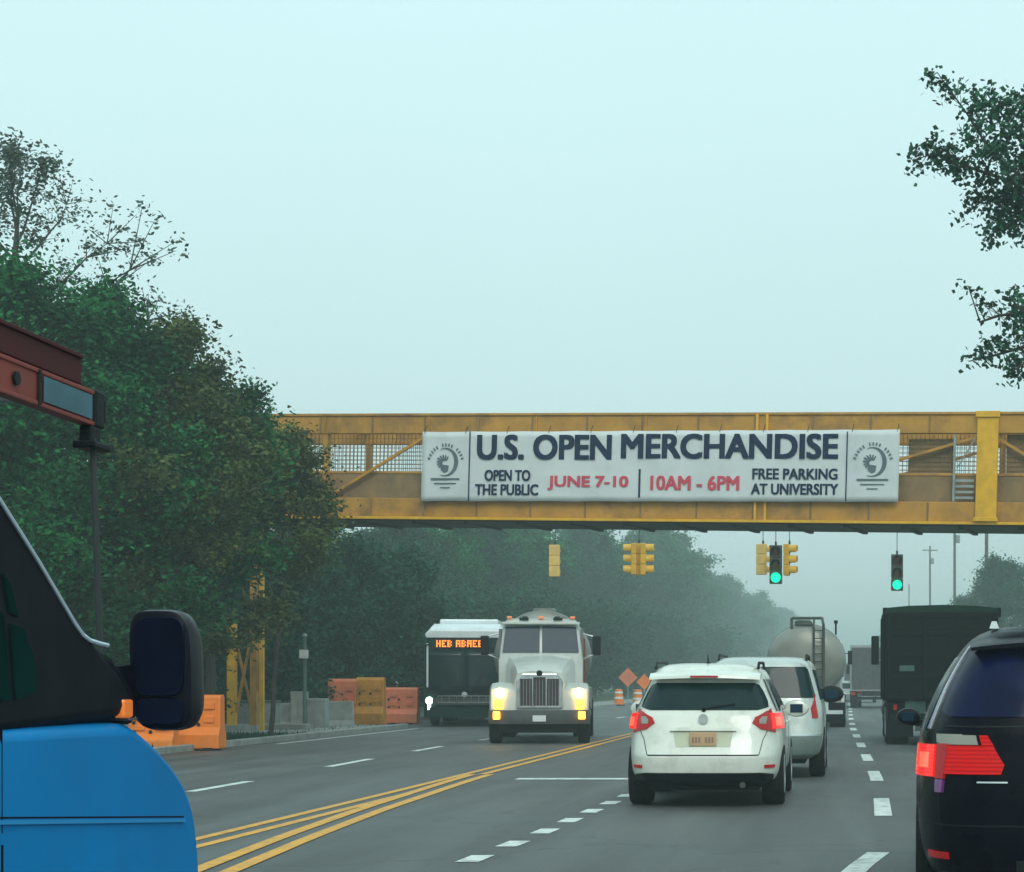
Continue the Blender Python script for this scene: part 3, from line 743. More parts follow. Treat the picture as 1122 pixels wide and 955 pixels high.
# ------------------------------------------------------------------ roadside things on the left
def water_barrier(name, label, px0, px1, pyb, pyt, m, n_leg=3):
    Y = GY(pyb); x0, x1 = gx(px0, Y), gx(px1, Y); h = (pyb-pyt)/F*Y
    t = thing(name, label, 'barrier', ((x0+x1)/2, Y, 0), 0)
    w2 = (x1-x0)/2-.01
    prof = [(-.27, 0.04), (-.27, .28*h), (-.17, .42*h), (-.15, .94*h), (-.11, h), (.11, h), (.15, .94*h), (.17, .42*h), (.27, .28*h), (.27, 0.04)]
    q = MB(); q.prism(prof, -w2, w2, 'YZ'); 
    q.build('shell', m, t, bevel=.025)
    k_ = max(2, int(w2*2/.45)); 
    for i in range(k_):
        c = -w2+(i+.5)*2*w2/k_
        
        for za, zb in ((.50, .62), (.74, .86)): q = MB(); q.bx(c-.11, c+.11, -.20, -.155, za*h, zb*h); q.build('rib', m, t, bevel=.012)
        q = MB(); q.bx(c-.10, c+.10, -.29, .29, 0.0, .06); q.build('foot', M['black_plastic'], t)
    q = MB(); q.lathe([(.07, h), (.07, h+.03), (.03, h+.045)], (0, 0, 0), 'Z', 14); q.build('fill_cap', M['black_plastic'], t)
    for i in range(4):
        q = MB(); q.lathe([(.035, -.2), (.035, -.148)], (-w2+.12+(i % 2)*.34, 0, (.68 if i < 2 else .47)*h), 'Y', 10); q.build('bolt_hole', M['black_plastic'], t)
    return t
water_barrier('plastic_barrier', 'large bright orange plastic barrier beside the mirror of the blue van', 196, 244.5, 822, 761, M['orange_plastic'])
water_barrier('plastic_barrier', 'lower orange plastic barrier partly hidden behind the blue van mirror', 143, 194, 824, 776, M['orange_plastic'])
water_barrier('plastic_barrier', 'tall ochre orange barrier next to the grey concrete blocks', 360, 392, 796, 743.5, M['orange_faded'])
water_barrier('plastic_barrier', 'ochre yellow barrier, middle one of the three by the kerb left of the bus', 391, 422, 797, 742, M['ochre_plastic'])
water_barrier('plastic_barrier', 'faded pinkish orange barrier closest to the bus', 423, 459, 793.5, 753, M['orange_faded'])
q = MB(); q.lathe([(.07, 0), (.075, .1), (.06, .55), (.03, .6)], (0, 0, 0), 'Z', 14)
o = q.build('white_post', M['white_plastic'], smooth=True); o.location = P(430, 753, GY(790)+.0)+Vector((0, .6, -.2)); tag(o, 'short white delineator post standing on the barrier near the bus', 'post')
# concrete blocks
def jersey(label, px0, px1, pyb, pyt, name='concrete_barrier', slab=False):
    Y = GY(pyb); x0, x1 = gx(px0, Y), gx(px1, Y); h = (pyb-pyt)/F*Y
    t = thing(name, label, 'barrier', ((x0+x1)/2, Y, 0)); w2 = (x1-x0)/2
    prof = [(-.3, 0), (-.3, .1*h), (-.14, .35*h), (-.09, h), (.09, h), (.14, .35*h), (.3, .1*h), (.3, 0)]
    q = MB(); q.prism(prof, -w2, w2, 'YZ'); q.build('block', M['concrete'], t, bevel=.02)
    for sx in (-.5, .5):
        q = MB(); q.path([(sx*w2, -.03, h-.02), (sx*w2, -.03, h+.06), (sx*w2+.12, -.03, h+.06), (sx*w2+.12, -.03, h-.02)], .012, 6); q.build('lifting_loop', M['dark_steel'], t)
    return t
jersey('grey concrete barrier block, rightmost, touching the ochre barrier', 344, 387, 800, 768)
jersey('grey concrete barrier block with a light stripe end, left of the pair', 302, 343, 801, 770)
Y = GY(803); q = MB(); q.box((0, 0, .14), (gx(345, Y)-gx(247, Y), .5, .26)); o = q.build('concrete_kerb_beam', M['kerb'], bevel=.03); o.location = (gx(296, Y), Y-.6, 0)
tag(o, 'long pale concrete beam lying along the kerb below the yellow posts', 'concrete beam')
Y = 56.0; q = MB(); q.bx(0, gx(297, Y)-gx(255, Y), 0, .9, 0, .85); t = thing('steel_skip', 'grey green steel box standing behind the pale concrete beam', 'box', (gx(255, Y), Y, 0))
q.build('body', M['grey_metal'], t, bevel=.03)
q = MB(); q.bx(-.03, gx(297, Y)-gx(255, Y)+.03, -.03, .93, .852, .91); q.build('lid', M['green_metal'], t, bevel=.01)
for i in range(4):
    q = MB(); q.bx(.1+i*.26, .14+i*.26, -.03, 0.0-.002, .08, .8); q.build('rib', M['grey_metal'], t)
Y = 57.2
t = thing('electrical_cabinet', 'grey roadside cabinets grouped round the foot of the green signal post', 'cabinet', (gx(318, Y), Y, 0))
q = MB(); q.bx(0, .42, 0, .4, 0.1, 1.15); q.build('case', M['grey_metal'], t, bevel=.02)
q = MB(); q.bx(.46, 1.0, .05, .45, 0.1, .95); q.build('case', M['grey_metal'], t, bevel=.02)
q = MB(); q.bx(.03, .39, -.015, -.002, .2, 1.1); q.build('door', M['concrete'], t)
q = MB(); q.bx(-.1, 1.1, -.1, .5, -.02, .098); q.build('plinth', M['concrete'], t)
Y = 56.4; pz = P(334, 697, Y).z
t = thing('pedestrian_signal', 'thin green grey post with a small white signal box near the concrete blocks', 'signal post', (gx(334, Y), Y, 0))
q = MB(); q.tube((0, 0, 0), (0, 0, pz), .055, .045, 10); q.build('pole', M['green_metal'], t, smooth=True)
q = MB(); q.bx(-.12, .12, -.17, -.05, pz-.62, pz-.38); q.build('signal_box', M['white_plastic'], t, bevel=.02)
q = MB(); q.lathe([(.07, pz), (.06, pz+.05), (.01, pz+.09)], (0, 0, 0), 'Z', 10); q.build('cap', M['grey_metal'], t, smooth=True)
q = MB(); q.lathe([(.16, 0), (.14, .1), (.07, .2)], (0, 0, 0), 'Z', 12); q.build('base', M['green_metal'], t, smooth=True)
# hazy orange road work signs behind the truck
def diamond(px, py, Y, s, label, m):
    p = P(px, py, Y); t = thing('road_work_sign', label, 'sign', (p.x, Y, 0))
    q = MB(); r = s; z = p.z; q.prism([(0, z-r), (r, z), (0, z+r), (-r, z)], -.01, .01); q.build('panel', m, t)
    q = MB(); q.tube((0, .04, 0), (0, .04, z), .03, .03, 6); q.bar((-.4, .05, .02), (.4, .05, .3), .04, .04); q.bar((.4, .05, .02), (-.4, .05, .3), .04, .04); q.build('stand', M['grey_metal'], t)
diamond(706, 747, 105, .42, 'small orange diamond road work sign just left of the white car roof', M['orange_sign'])
diamond(688, 742, 125, .60, 'brownish orange diamond sign in the haze behind the tank truck', M['orange_faded'])
for i, (px, Y) in enumerate([(678, 118), (699, 112)]):
    t = thing('traffic_drum', ['orange drum with white bands in the haze behind the tank truck', 'orange drum with white bands in front of the small orange sign'][i], 'drum', (gx(px, Y), Y, 0))
    q = MB(); q.lathe([(.28, .06), (.27, .35), (.25, .36), (.24, .65), (.22, .66), (.21, .95), (.1, .98)], (0, 0, 0), 'Z', 16); q.build('body', M['orange_plastic'], t, smooth=True)
    q = MB(); q.lathe([(.272, .40), (.262, .52)], (0, 0, 0), 'Z', 16); q.lathe([(.245, .72), (.235, .84)], (0, 0, 0), 'Z', 16); q.build('band', M['white_plastic'], t, smooth=True)
    q = MB(); q.lathe([(.36, 0), (.36, .05), (.3, .07)], (0, 0, 0), 'Z', 16); q.build('base', M['rubber'], t)
# utility poles in fog on the right
for i, (px, pyt, Y, arms) in enumerate([(1081, 530, 165, True), (1046, 568, 215, True), (1019, 598, 290, True), (996, 640, 420, False)]):
    p = P(px, pyt, Y); t = thing('utility_pole', ['foggy utility pole nearest, above the dump truck', 'second foggy utility pole, left of the nearest one', 'third faint utility pole, right of the green light', 'faintest utility pole, closest to the road end'][i], 'utility pole', (p.x, Y, 0))
    q = MB(); q.tube((0, 0, 0), (0, 0, p.z), .20, .13, 10); q.build('pole', M['wood_pole'], t, smooth=True)
    if arms:
        q = MB(); q.bx(-1.1, 1.1, -.2, -.14, p.z-.7, p.z-.55); q.build('crossarm', M['wood_pole'], t)
        q = MB(); q.lathe([(.2, 0), (.22, .05), (.22, .8), (.15, .85)], (.35, 0, p.z-2.6), 'Z', 12); q.build('transformer', M['grey_metal'], t, smooth=True)

# ------------------------------------------------------------------ passenger cars: stacked ring bodies
def mono(T):
    zs = [r[0] for r in T]; n = len(T); res = []
    for c in range(1, len(T[0])):
        ys = [r[c] for r in T]; d = [(ys[i+1]-ys[i])/(zs[i+1]-zs[i]) for i in range(n-1)]
        m_ = [d[0]]+[0 if d[i-1]*d[i] <= 0 else 2/(1/d[i-1]+1/d[i]) for i in range(1, n-1)]+[d[-1]]
        res.append((ys, m_))
    def ev(z):
        z = min(max(z, zs[0]), zs[-1]); i = 0
        while i < n-2 and z > zs[i+1]: i += 1
        h = zs[i+1]-zs[i]; t = (z-zs[i])/h; o_ = []
        for ys, m_ in res:
            o_.append((2*t**3-3*t*t+1)*ys[i]+(t**3-2*t*t+t)*h*m_[i]+(-2*t**3+3*t*t)*ys[i+1]+(t**3-t*t)*h*m_[i+1])
        return o_
    return ev
class Car:
    def __init__(s, T, n=5.5, yc=2.2):
        s.ev = mono(T); s.n = n; s.yc = yc; s.z0 = T[0][0]; s.z1 = T[-1][0]; s.T = T
    def base(s, a, z):
        hw, yr, yf = s.ev(z); e_ = 2/s.n; sa, ca = math.sin(a), math.cos(a)
        x = hw*math.copysign(abs(sa)**e_, sa); hl = (s.yc-yr) if ca > 0 else (yf-s.yc)
        return Vector((x, s.yc-hl*math.copysign(abs(ca)**e_, ca), z))
    def pt(s, a, z, e=0):
        p = s.base(a, z)
        if e:
            h = .004; da = s.base(a+h, z)-s.base(a-h, z); dz = s.base(a, min(z+h, s.z1))-s.base(a, max(z-h, s.z0))
            nn = da.cross(dz)
            if nn.length > 1e-9:
                nn.normalize()
                c = Vector((0, s.yc, .6))
                if nn.dot(p-c) < 0: nn = -nn
                p = p+nn*e
        return p
    def ax(s, f): return math.copysign(math.asin(min(1, abs(f))**(s.n/2)), f)            # angle for x fraction of half width (rear)
    def axx(s, x, z): return s.ax(x/s.ev(z)[0])
    def ayy(s, y, z, side=1):    # angle on a side for a given y
        hw, yr, yf = s.ev(z)
        if y < s.yc: a = math.acos(min(1, max(0, (s.yc-y)/(s.yc-yr)))**(s.n/2))
        else: a = math.pi-math.acos(min(1, max(0, (y-s.yc)/(yf-s.yc)))**(s.n/2))
        return a*side
    def body(s, parent, m, rows=60, cols=120, arches=(), name='body'):
        q = MB(); rings = []
        zsx = sorted(set([s.z0+(s.z1-s.z0)*i/rows for i in range(rows+1)]+[r[0] for r in s.T]))
        for z in zsx:
            ring = []
            for i in range(cols):
                a = -math.pi+2*math.pi*(i+.5)/cols
                # even spacing along superellipse corners
                ring.append(s.base(a-.22*math.sin(4*a)*1.0, z))
            rings.append(ring)
        q.loft(rings); o = q.build(name, m, parent, smooth=True, angle=50)
        if arches:
            c = MB()
            for (y, z, r, hw) in arches:
                for sx in (-1, 1): c.tube((sx*(hw-.28), y, z), (sx*(hw+.2), y, z), r, r, 28)
            co = c.build('cut', m)
            md = o.modifiers.new('b', 'BOOLEAN'); md.operation = 'DIFFERENCE'; md.object = co; md.solver = 'EXACT'
            dg = bpy.context.evaluated_depsgraph_get(); dg.update()
            me = bpy.data.meshes.new_from_object(o.evaluated_get(dg)); o.modifiers.clear(); o.data = me
            bpy.data.objects.remove(co)
            me.materials.clear(); me.materials.append(m)
        return o
    def patch(s, rows, e, name, m, parent, nz=None, na=14, back=-.03, smooth=True):
        """rows: (z, a0, a1) from bottom to top, skinned just proud of the body with skirts into it"""
        zs = []; RR = []
        for i in range(len(rows)-1):
            for k_ in range(6):
                f = k_/6; RR.append(tuple(rows[i][j]*(1-f)+rows[i+1][j]*f for j in range(3)))
        RR.append(rows[-1])
        q = MB(); W = na+1; outer = []; inner = []
        for z, a0, a1 in RR:
            for i in range(W):
                a = a0+(a1-a0)*i/na; outer.append(s.pt(a, z, e)); inner.append(s.pt(a, z, back))
        nR = len(RR); q.add(outer, [(j*W+i, j*W+i+1, (j+1)*W+i+1, (j+1)*W+i) for j in range(nR-1) for i in range(na)])
        q.add(inner, [(j*W+i, (j+1)*W+i, (j+1)*W+i+1, j*W+i+1) for j in range(nR-1) for i in range(na)])
        B_ = nR*W
        edge = [i for i in range(W)]+[j*W+na for j in range(1, nR)]+[(nR-1)*W+i for i in range(na-1, -1, -1)]+[j*W for j in range(nR-2, 0, -1)]
        for i in range(len(edge)):
            a, b = edge[i], edge[(i+1) % len(edge)]; q.f.append((a, B_+a, B_+b, b))
        return q.build(name, m, parent, smooth=smooth)
def wheel(parent, x, y, r, wd, side, rimm='alloy'):
    q = MB(); q.lathe([(r*.62, -wd/2+.01), (r*.93, -wd/2), (r, -wd/2+.035), (r, wd/2-.035), (r*.93, wd/2), (r*.62, wd/2-.01)], (x, y, r), 'X', 36)
    w_ = q.build('wheel', M['rubber'], parent, smooth=True)
    q = MB(); s = side
    q.lathe([(r*.64, s*(wd/2-.005)), (r*.6, s*(wd/2+.002)), (r*.57, s*(wd/2-.03)), (r*.14, s*(wd/2-.035)), (r*.12, s*(wd/2-.01)), (.01, s*(wd/2-.008))], (x, y, r), 'X', 30)
    for k_ in range(5):
        a = k_*2*math.pi/5+.3; q.bar((x+s*(wd/2-.018), y+math.cos(a)*r*.1, r+math.sin(a)*r*.1), (x+s*(wd/2-.018), y+math.cos(a)*r*.58, r+math.sin(a)*r*.58), .03, .05)
    q.build('rim', M[rimm], w_, smooth=True)
def plate(parent, x, y, z, wd, h, m='plate_tan', tilt=0):
    q = MB(); q.box((x, y, z), (wd, .012, h)); p = q.build('number_plate', M[m], parent, bevel=.004)
    q = MB()
    for i in range(7):
        if i == 3: continue
        cx = x-wd*.36+wd*.72*i/6; q.box((cx, y-.008, z-.01), (wd*.07, .004, h*.42))
    q.build('plate_marks', M['plate_ink'], p)
def mirror(parent, car, y, z, m, side, sx=.16, sz=.15):
    hw = car.ev(z)[0]; q = MB()
    x = side*(hw+.13)
    rings = []
    for t_, k_ in ((-.09, .55), (-.07, .9), (0, 1), (.06, .85), (.10, .45)):
        rings.append([(x+math.cos(a)*sx*.62*k_, y+t_, z+math.sin(a)*sz*.55*k_) for a in [2*math.pi*i/20 for i in range(20)]])
    q.loft(rings); mm = q.build('wing_mirror', m, parent, smooth=True)
    q = MB(); q.box((x, y-.092, z), (sx*.62, .006, sz*.55)); q.build('mirror_glass', M['glass_blue'], mm, bevel=.01)
    q = MB(); q.bar((side*(hw-.06), y+.01, z-.06), (x, y+.01, z-.04), .05, .05); q.build('mirror_arm', M['black_plastic'], mm)

# ---- white crossover
def crossover():
    T = [(.26, .74, .16, 4.45), (.32, .84, .05, 4.55), (.42, .885, .0, 4.62), (.58, .90, -.02, 4.64), (.66, .905, .01, 4.62), (.80, .905, .07, 4.56), (.93, .90, .11, 4.40), (1.00, .89, .135, 3.95),
         (1.06, .875, .16, 3.55), (1.12, .85, .20, 3.30), (1.30, .765, .30, 2.92), (1.46, .69, .40, 2.55), (1.54, .65, .46, 2.35), (1.60, .60, .55, 2.15), (1.645, .50, .75, 1.95), (1.66, .36, .95, 1.75)]
    c = Car(T, 5.5, 2.1)
    t = thing('crossover_car', 'white crossover car with lit red tail lights, driving ahead in the middle lane', 'car', (-1.66, 22.8, 0))
    c.body(t, M['white_paint'], arches=[(.88, .36, .40, .90), (3.62, .36, .40, .90)])
    # rear window, bowed lower edge with pointed corners
    c.patch([(1.115, c.ax(-.72), c.ax(.72)), (1.15, c.ax(-.87), c.ax(.87)), (1.22, c.ax(-.89), c.ax(.89)), (1.32, c.ax(-.885), c.ax(.885)), (1.40, c.ax(-.86), c.ax(.86)), (1.425, c.ax(-.80), c.ax(.80))], .008, 'rear_window', M['glass'], t, na=26)
    # spoiler
    q = MB(); rings = []
    for i in range(21):
        x = -.64+1.28*i/20; k_ = (x/.64)**2
        rings.append([(x, .24+.10*k_, 1.485-.02*k_), (x, .25+.10*k_, 1.52-.03*k_), (x, .50, 1.585-.045*k_), (x, .66, 1.60-.06*k_), (x, .55, 1.50-.02*k_)])
    q.loft(rings); sp = q.build('spoiler', M['white_paint'], t, smooth=True)
    q = MB(); q.box((0, .238, 1.502), (.32, .012, .018)); q.build('brake_light', M['red_lens'], sp)
    # side windows
    for sd_ in (-1, 1):
        for (ya, yb_, yat, ybt) in ((.62, 1.30, .80, 1.32), (1.38, 2.22, 1.40, 2.22), (2.30, 3.18, 2.30, 2.62)):
            c.patch([(1.10, c.ayy(ya, 1.10, sd_), c.ayy(yb_, 1.10, sd_)), (1.28, c.ayy(ya+.06, 1.28, sd_), c.ayy((yb_+ybt)/2, 1.28, sd_)), (1.47, c.ayy(yat, 1.47, sd_), c.ayy(ybt, 1.47, sd_))], .006, 'side_window', M['glass'], t, na=8)
        mirror(t, c, 3.02, 1.10, M['white_paint'], sd_, .26, .2)
        # tail light: tapering inward
        Z = [(.86, .90, 1.0), (.90, .72, 1.0), (.97, .62, 1.0), (1.03, .66, 1.0), (1.09, .80, 1.0), (1.12, .90, 1.0)]
        rows = []
        for z, fa, fb in Z:
            rows.append((z, sd_*c.ax(fa), c.ayy(.34+.06*(z-.86)/.26, z, sd_)))
        tl = c.patch(rows, .022, 'tail_light', M['red_lens'], t, na=14)
        rows = [(z, sd_*c.ax(.845), sd_*c.ax(.975)) for z in (.90, .96, 1.03, 1.07)]
        c.patch(rows, .030, 'lit_lamp', M['red_lit'], tl, na=8)
        rows = [(z, sd_*c.ax(.885), sd_*c.ax(.95)) for z in (.93, .99, 1.03)]
        c.patch(rows, .035, 'lamp_core', M['red_core'], tl, na=6)
        c.patch([(.955, sd_*c.ax(.70), sd_*c.ax(.775)), (1.0, sd_*c.ax(.70), sd_*c.ax(.79)), (1.035, sd_*c.ax(.74), sd_*c.ax(.80))], .028, 'reversing_lamp', M['clear_lens'], tl, na=5)
        c.patch([(.46, sd_*c.ax(.78), sd_*c.ax(.90)), (.495, sd_*c.ax(.78), sd_*c.ax(.90))], .012, 'reflector', M['red_lens'], t, na=5)
        # roof rail
        q = MB(); q.path([(sd_*.60, .75, 1.60), (sd_*.60, .90, 1.665), (sd_*.60, 2.1, 1.675), (sd_*.60, 2.3, 1.60)], .017, 8); q.build('roof_rail', M['black_plastic'], t)
        # door seams and handles
        for y in (1.34, 2.26):
            c.patch([(.42 if y > 2 else .75, c.ayy(y-.006, .5, sd_), c.ayy(y+.006, .5, sd_)), (1.09, c.ayy(y-.006, 1.05, sd_), c.ayy(y+.006, 1.05, sd_))], .003, 'door_seam', M['black_plastic'], t, na=2)
            q = MB(); hw = c.ev(.95)[0]; q.box((sd_*(hw+.012), y+.25, .96), (.03, .2, .03)); q.build('door_handle', M['white_paint'], t, bevel=.01)
        wheel(t, sd_*.775, .88, .36, .26, sd_); wheel(t, sd_*.775, 3.62, .36, .26, sd_)
    # tailgate seams
    for rows, nm in (([(.60, c.ax(-.70), c.ax(.70)), (.613, c.ax(-.70), c.ax(.70))], 'tailgate_seam'),):
        c.patch(rows, .003, nm, M['black_plastic'], t, na=24)
    for sd_ in (-1, 1):
        c.patch([(.61, sd_*c.ax(.70), sd_*c.ax(.708)), (.78, sd_*c.ax(.745), sd_*c.ax(.753)), (.88, sd_*c.ax(.80), sd_*c.ax(.808))], .003, 'tailgate_seam', M['black_plastic'], t, na=2)
    # plate recess, garnish, plate, badge, wiper
    c.patch([(.70, c.ax(-.34), c.ax(.34)), (.88, c.ax(-.38), c.ax(.38))], .004, 'plate_recess', M['plate_shade'], t, na=10)
    c.patch([(.875, c.ax(-.42), c.ax(.42)), (.915, c.ax(-.40), c.ax(.40))], .032, 'tailgate_trim', M['white_paint'], t, na=14)
    plate(t, 0, .02, .79, .31, .155)
    q = MB(); q.lathe([(.055, .0), (.055, .02), (.03, .024)], (0, .09, 1.02), 'Y', 18); 
    o = q.build('badge', M['silver_paint'], t, smooth=True)
    q = MB(); q.bar((.0, .185, 1.135), (.36, .215, 1.19), .012, .014); q.tube((0, .17, 1.12), (0, .21, 1.13), .025, .02, 10); q.build('wiper', M['black_plastic'], t)
    # lower bumper: dark valance and exhaust, under body
    c.patch([(.262, c.ax(-.88), c.ax(.88)), (.32, c.ax(-.92), c.ax(.92)), (.385, c.ax(-.90), c.ax(.90)), (.405, c.ax(-.74), c.ax(.74))], .012, 'bumper_valance', M['black_plastic'], t, na=24)
    q = MB(); q.bx(-.62, .62, .35, 4.2, .19, .27); q.bx(-.7, .7, .8, .95, .3, .38); q.build('underbody', M['black_plastic'], t)
    q = MB(); q.tube((.45, .06, .265), (.45, .5, .265), .035, .035, 12); q.build('exhaust', M['dark_steel'], t)
    # front lamps / windscreen
    c.patch([(1.08, math.pi-c.ax(-.88)*1, math.pi-c.ax(.88)), (1.3, math.pi-c.ax(-.88), math.pi-c.ax(.88)), (1.5, math.pi-c.ax(-.84), math.pi-c.ax(.84))], .006, 'windscreen', M['glass'], t, na=14)
    q = MB(); q.tube((0, .95, 1.655), (0, .82, 1.76), .012, .005, 6); q.lathe([(.03, 0), (.02, .02)], (0, .95, 1.655), 'Z', 10); q.build('aerial', M['black_plastic'], t)
M['plate_shade'] = mat('recess_paint', (.5, .52, .38), .5, var=.08)  # darker body tint, shade of the plate recess put into colour
crossover()

# ---- tall silver suv beyond
def tall_suv():
    T = [(.30, .76, .14, 4.6), (.38, .88, .03, 4.7), (.60, .93, .0, 4.75), (.85, .93, .04, 4.7), (1.00, .925, .07, 4.5), (1.08, .915, .09, 3.9), (1.16, .90, .11, 3.7), (1.40, .84, .20, 3.3),
         (1.60, .785, .28, 3.0), (1.70, .75, .33, 2.8), (1.76, .69, .42, 2.6), (1.80, .60, .6, 2.4), (1.815, .45, .8, 2.2)]
    c = Car(T, 6.5, 2.1)
    t = thing('tall_suv', 'tall pale silver sport utility vehicle half hidden in front of the white crossover', 'car', (-1.30, 29.6, 0))
    c.body(t, M['silver_paint'], arches=[(.95, .39, .43, .93), (3.75, .39, .43, .93)])
    c.patch([(1.20, c.ax(-.86), c.ax(.86)), (1.24, c.ax(-.9), c.ax(.9)), (1.62, c.ax(-.88), c.ax(.88)), (1.66, c.ax(-.84), c.ax(.84))], .008, 'rear_window', M['glass'], t, na=20)
    for sd_ in (-1, 1):
        for ya, yb_, ybt in ((.55, 1.3, 1.3), (1.38, 2.3, 2.3), (2.38, 3.4, 2.95)):
            c.patch([(1.17, c.ayy(ya, 1.17, sd_), c.ayy(yb_, 1.17, sd_)), (1.62, c.ayy(ya+.1, 1.62, sd_), c.ayy(ybt, 1.62, sd_))], .006, 'side_window', M['glass'], t, na=8)
        mirror(t, c, 3.2, 1.24, M['black_plastic'], sd_, .34, .26)
        c.patch([(.90, sd_*c.ax(.82), c.ayy(.25, .9, sd_)), (1.05, sd_*c.ax(.80), c.ayy(.25, 1.05, sd_)), (1.24, sd_*c.ax(.90), c.ayy(.30, 1.24, sd_))], .02, 'tail_light', M['red_lens'], t, na=8)
        wheel(t, sd_*.82, .95, .39, .24, sd_); wheel(t, sd_*.82, 3.75, .39, .24, sd_)
        q = MB(); q.path([(sd_*.66, .7, 1.76), (sd_*.66, .85, 1.84), (sd_*.66, 2.6, 1.84), (sd_*.66, 2.8, 1.74)], .02, 8); q.build('roof_rail', M['black_plastic'], t)
    c.patch([(.31, c.ax(-.9), c.ax(.9)), (.40, c.ax(-.93), c.ax(.93)), (.62, c.ax(-.95), c.ax(.95))], .02, 'bumper', M['grey_green'], t, na=20)
    c.patch([(.635, c.ax(-.95), c.ax(.95)), (.665, c.ax(-.95), c.ax(.95))], .03, 'bumper_step', M['chrome'], t, na=20)
    plate(t, 0, .02, .80, .31, .155)
    q = MB(); q.bx(-.65, .65, .35, 4.3, .22, .31); q.build('underbody', M['black_plastic'], t)
M['grey_green'] = mat('grey_bumper', (.16, .20, .18), .5, var=.15)
tall_suv()

# ---- dark minivan at right
def minivan():
    T = [(.24, .80, .14, 4.9), (.32, .93, .03, 5.0), (.50, .975, .0, 5.05), (.75, .98, .01, 5.05), (.92, .975, .04, 4.95), (1.05, .965, .07, 4.5), (1.14, .95, .09, 4.2), (1.22, .92, .12, 4.0),
         (1.40, .84, .20, 3.65), (1.60, .72, .30, 3.25), (1.70, .64, .37, 3.0), (1.75, .57, .45, 2.85), (1.785, .46, .6, 2.6), (1.795, .33, .9, 2.3)]
    c = Car(T, 6.0, 2.3)
    Y = 11.7
    t = thing('minivan', 'dark navy minivan with glowing red tail light at the right edge of the photo', 'car', (gx(1001, Y)+.98, Y, 0), R(-2.6))
    c.body(t, M['navy_paint'], arches=[(1.0, .35, .40, .98), (4.0, .35, .40, .98)])
    c.patch([(1.235, c.ax(-.84), c.ax(.84)), (1.27, c.ax(-.90), c.ax(.90)), (1.45, c.ax(-.90), c.ax(.90)), (1.60, c.ax(-.89), c.ax(.89)), (1.645, c.ax(-.82), c.ax(.82))], .007, 'rear_window', M['glass_navy'], t, na=30)
    q = MB(); rings = []
    for i in range(21):
        x = -.64+1.28*i/20; k_ = (x/.64)**2
        rings.append([(x, .20+.08*k_, 1.66-.03*k_), (x, .21+.08*k_, 1.69-.04*k_), (x, .50, 1.755-.06*k_), (x, .62, 1.76-.07*k_), (x, .50, 1.67-.03*k_)])
    q.loft(rings); q.build('spoiler', M['navy_paint'], t, smooth=True)
    for sd_ in (-1, 1):
        for ya, yb_, ybt in ((.60, 1.55, 1.55), (1.63, 2.6, 2.6), (2.68, 3.75, 3.1)):
            c.patch([(1.15, c.ayy(ya, 1.15, sd_), c.ayy(yb_, 1.15, sd_)), (1.40, c.ayy(ya+.05, 1.4, sd_), c.ayy((yb_+ybt)/2, 1.4, sd_)), (1.60, c.ayy(ya+.1, 1.6, sd_), c.ayy(ybt, 1.6, sd_))], .006, 'side_window', M['glass_navy'], t, na=8)
        mirror(t, c, 3.6, 1.18, M['black_plastic'], sd_, .15, .12)
        # highlight on the rear corner pillar, painted on as a bright strip
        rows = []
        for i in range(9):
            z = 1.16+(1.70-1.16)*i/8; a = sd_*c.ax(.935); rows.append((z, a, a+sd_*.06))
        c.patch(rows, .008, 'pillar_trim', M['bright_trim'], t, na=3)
        # outer tail light block, wraps corner
        zl, zh = .80, 1.125
        tl = c.patch([(.87, sd_*c.ax(.86), c.ayy(.16, .9, sd_)), (1.075, sd_*c.ax(.86), c.ayy(.16, 1.0, sd_))], .022, 'tail_light', M['red_lens'], t, na=12)
        c.patch([(.878, sd_*c.ax(.864), sd_*c.ax(.968)), (1.068, sd_*c.ax(.864), sd_*c.ax(.968))], .03, 'lit_lamp', M['red_lit'], tl, na=8)
        c.patch([(.93, sd_*c.ax(.89), sd_*c.ax(.945)), (1.02, sd_*c.ax(.89), sd_*c.ax(.945))], .034, 'lamp_core', M['red_core'], tl, na=6)
        c.patch([(1.08, sd_*c.ax(.86), c.ayy(.14, 1.1, sd_)), (1.13, sd_*c.ax(.87), c.ayy(.14, 1.12, sd_))], .022, 'reversing_lamp', M['clear_lens'], tl, na=8)
        c.patch([(.79, sd_*c.ax(.86), c.ayy(.16, .85, sd_)), (.865, sd_*c.ax(.86), c.ayy(.16, .88, sd_))], .020, 'lower_lens', M['violet_lens'], tl, na=8)
        # inner tail light on the tailgate
        it = c.patch([(.90, sd_*c.ax(.48), sd_*c.ax(.85)), (.955, sd_*c.ax(.46), sd_*c.ax(.85)), (1.065, sd_*c.ax(.53), sd_*c.ax(.85))], .020, 'tail_light', M['red_inner'], t, na=12)
        c.patch([(1.07, sd_*c.ax(.62), sd_*c.ax(.85)), (1.125, sd_*c.ax(.64), sd_*c.ax(.85))], .022, 'reversing_lamp', M['clear_lens'], it, na=8)
        c.patch([(1.07, sd_*c.ax(.53), sd_*c.ax(.60)), (1.125, sd_*c.ax(.57), sd_*c.ax(.62))], .021, 'upper_lens', M['red_inner'], it, na=4)
        wheel(t, sd_*.86, 1.0, .35, .23, sd_); wheel(t, sd_*.86, 4.0, .35, .23, sd_)
        c.patch([(.40, sd_*c.ax(.80), sd_*c.ax(.92)), (.44, sd_*c.ax(.80), sd_*c.ax(.92))], .010, 'reflector', M['red_lens'], t, na=5)
    c.patch([(.848, c.ax(-.62), c.ax(-.44)), (.857, c.ax(-.62), c.ax(-.44))], .02, 'tailgate_strip', M['chrome'], t, na=18)
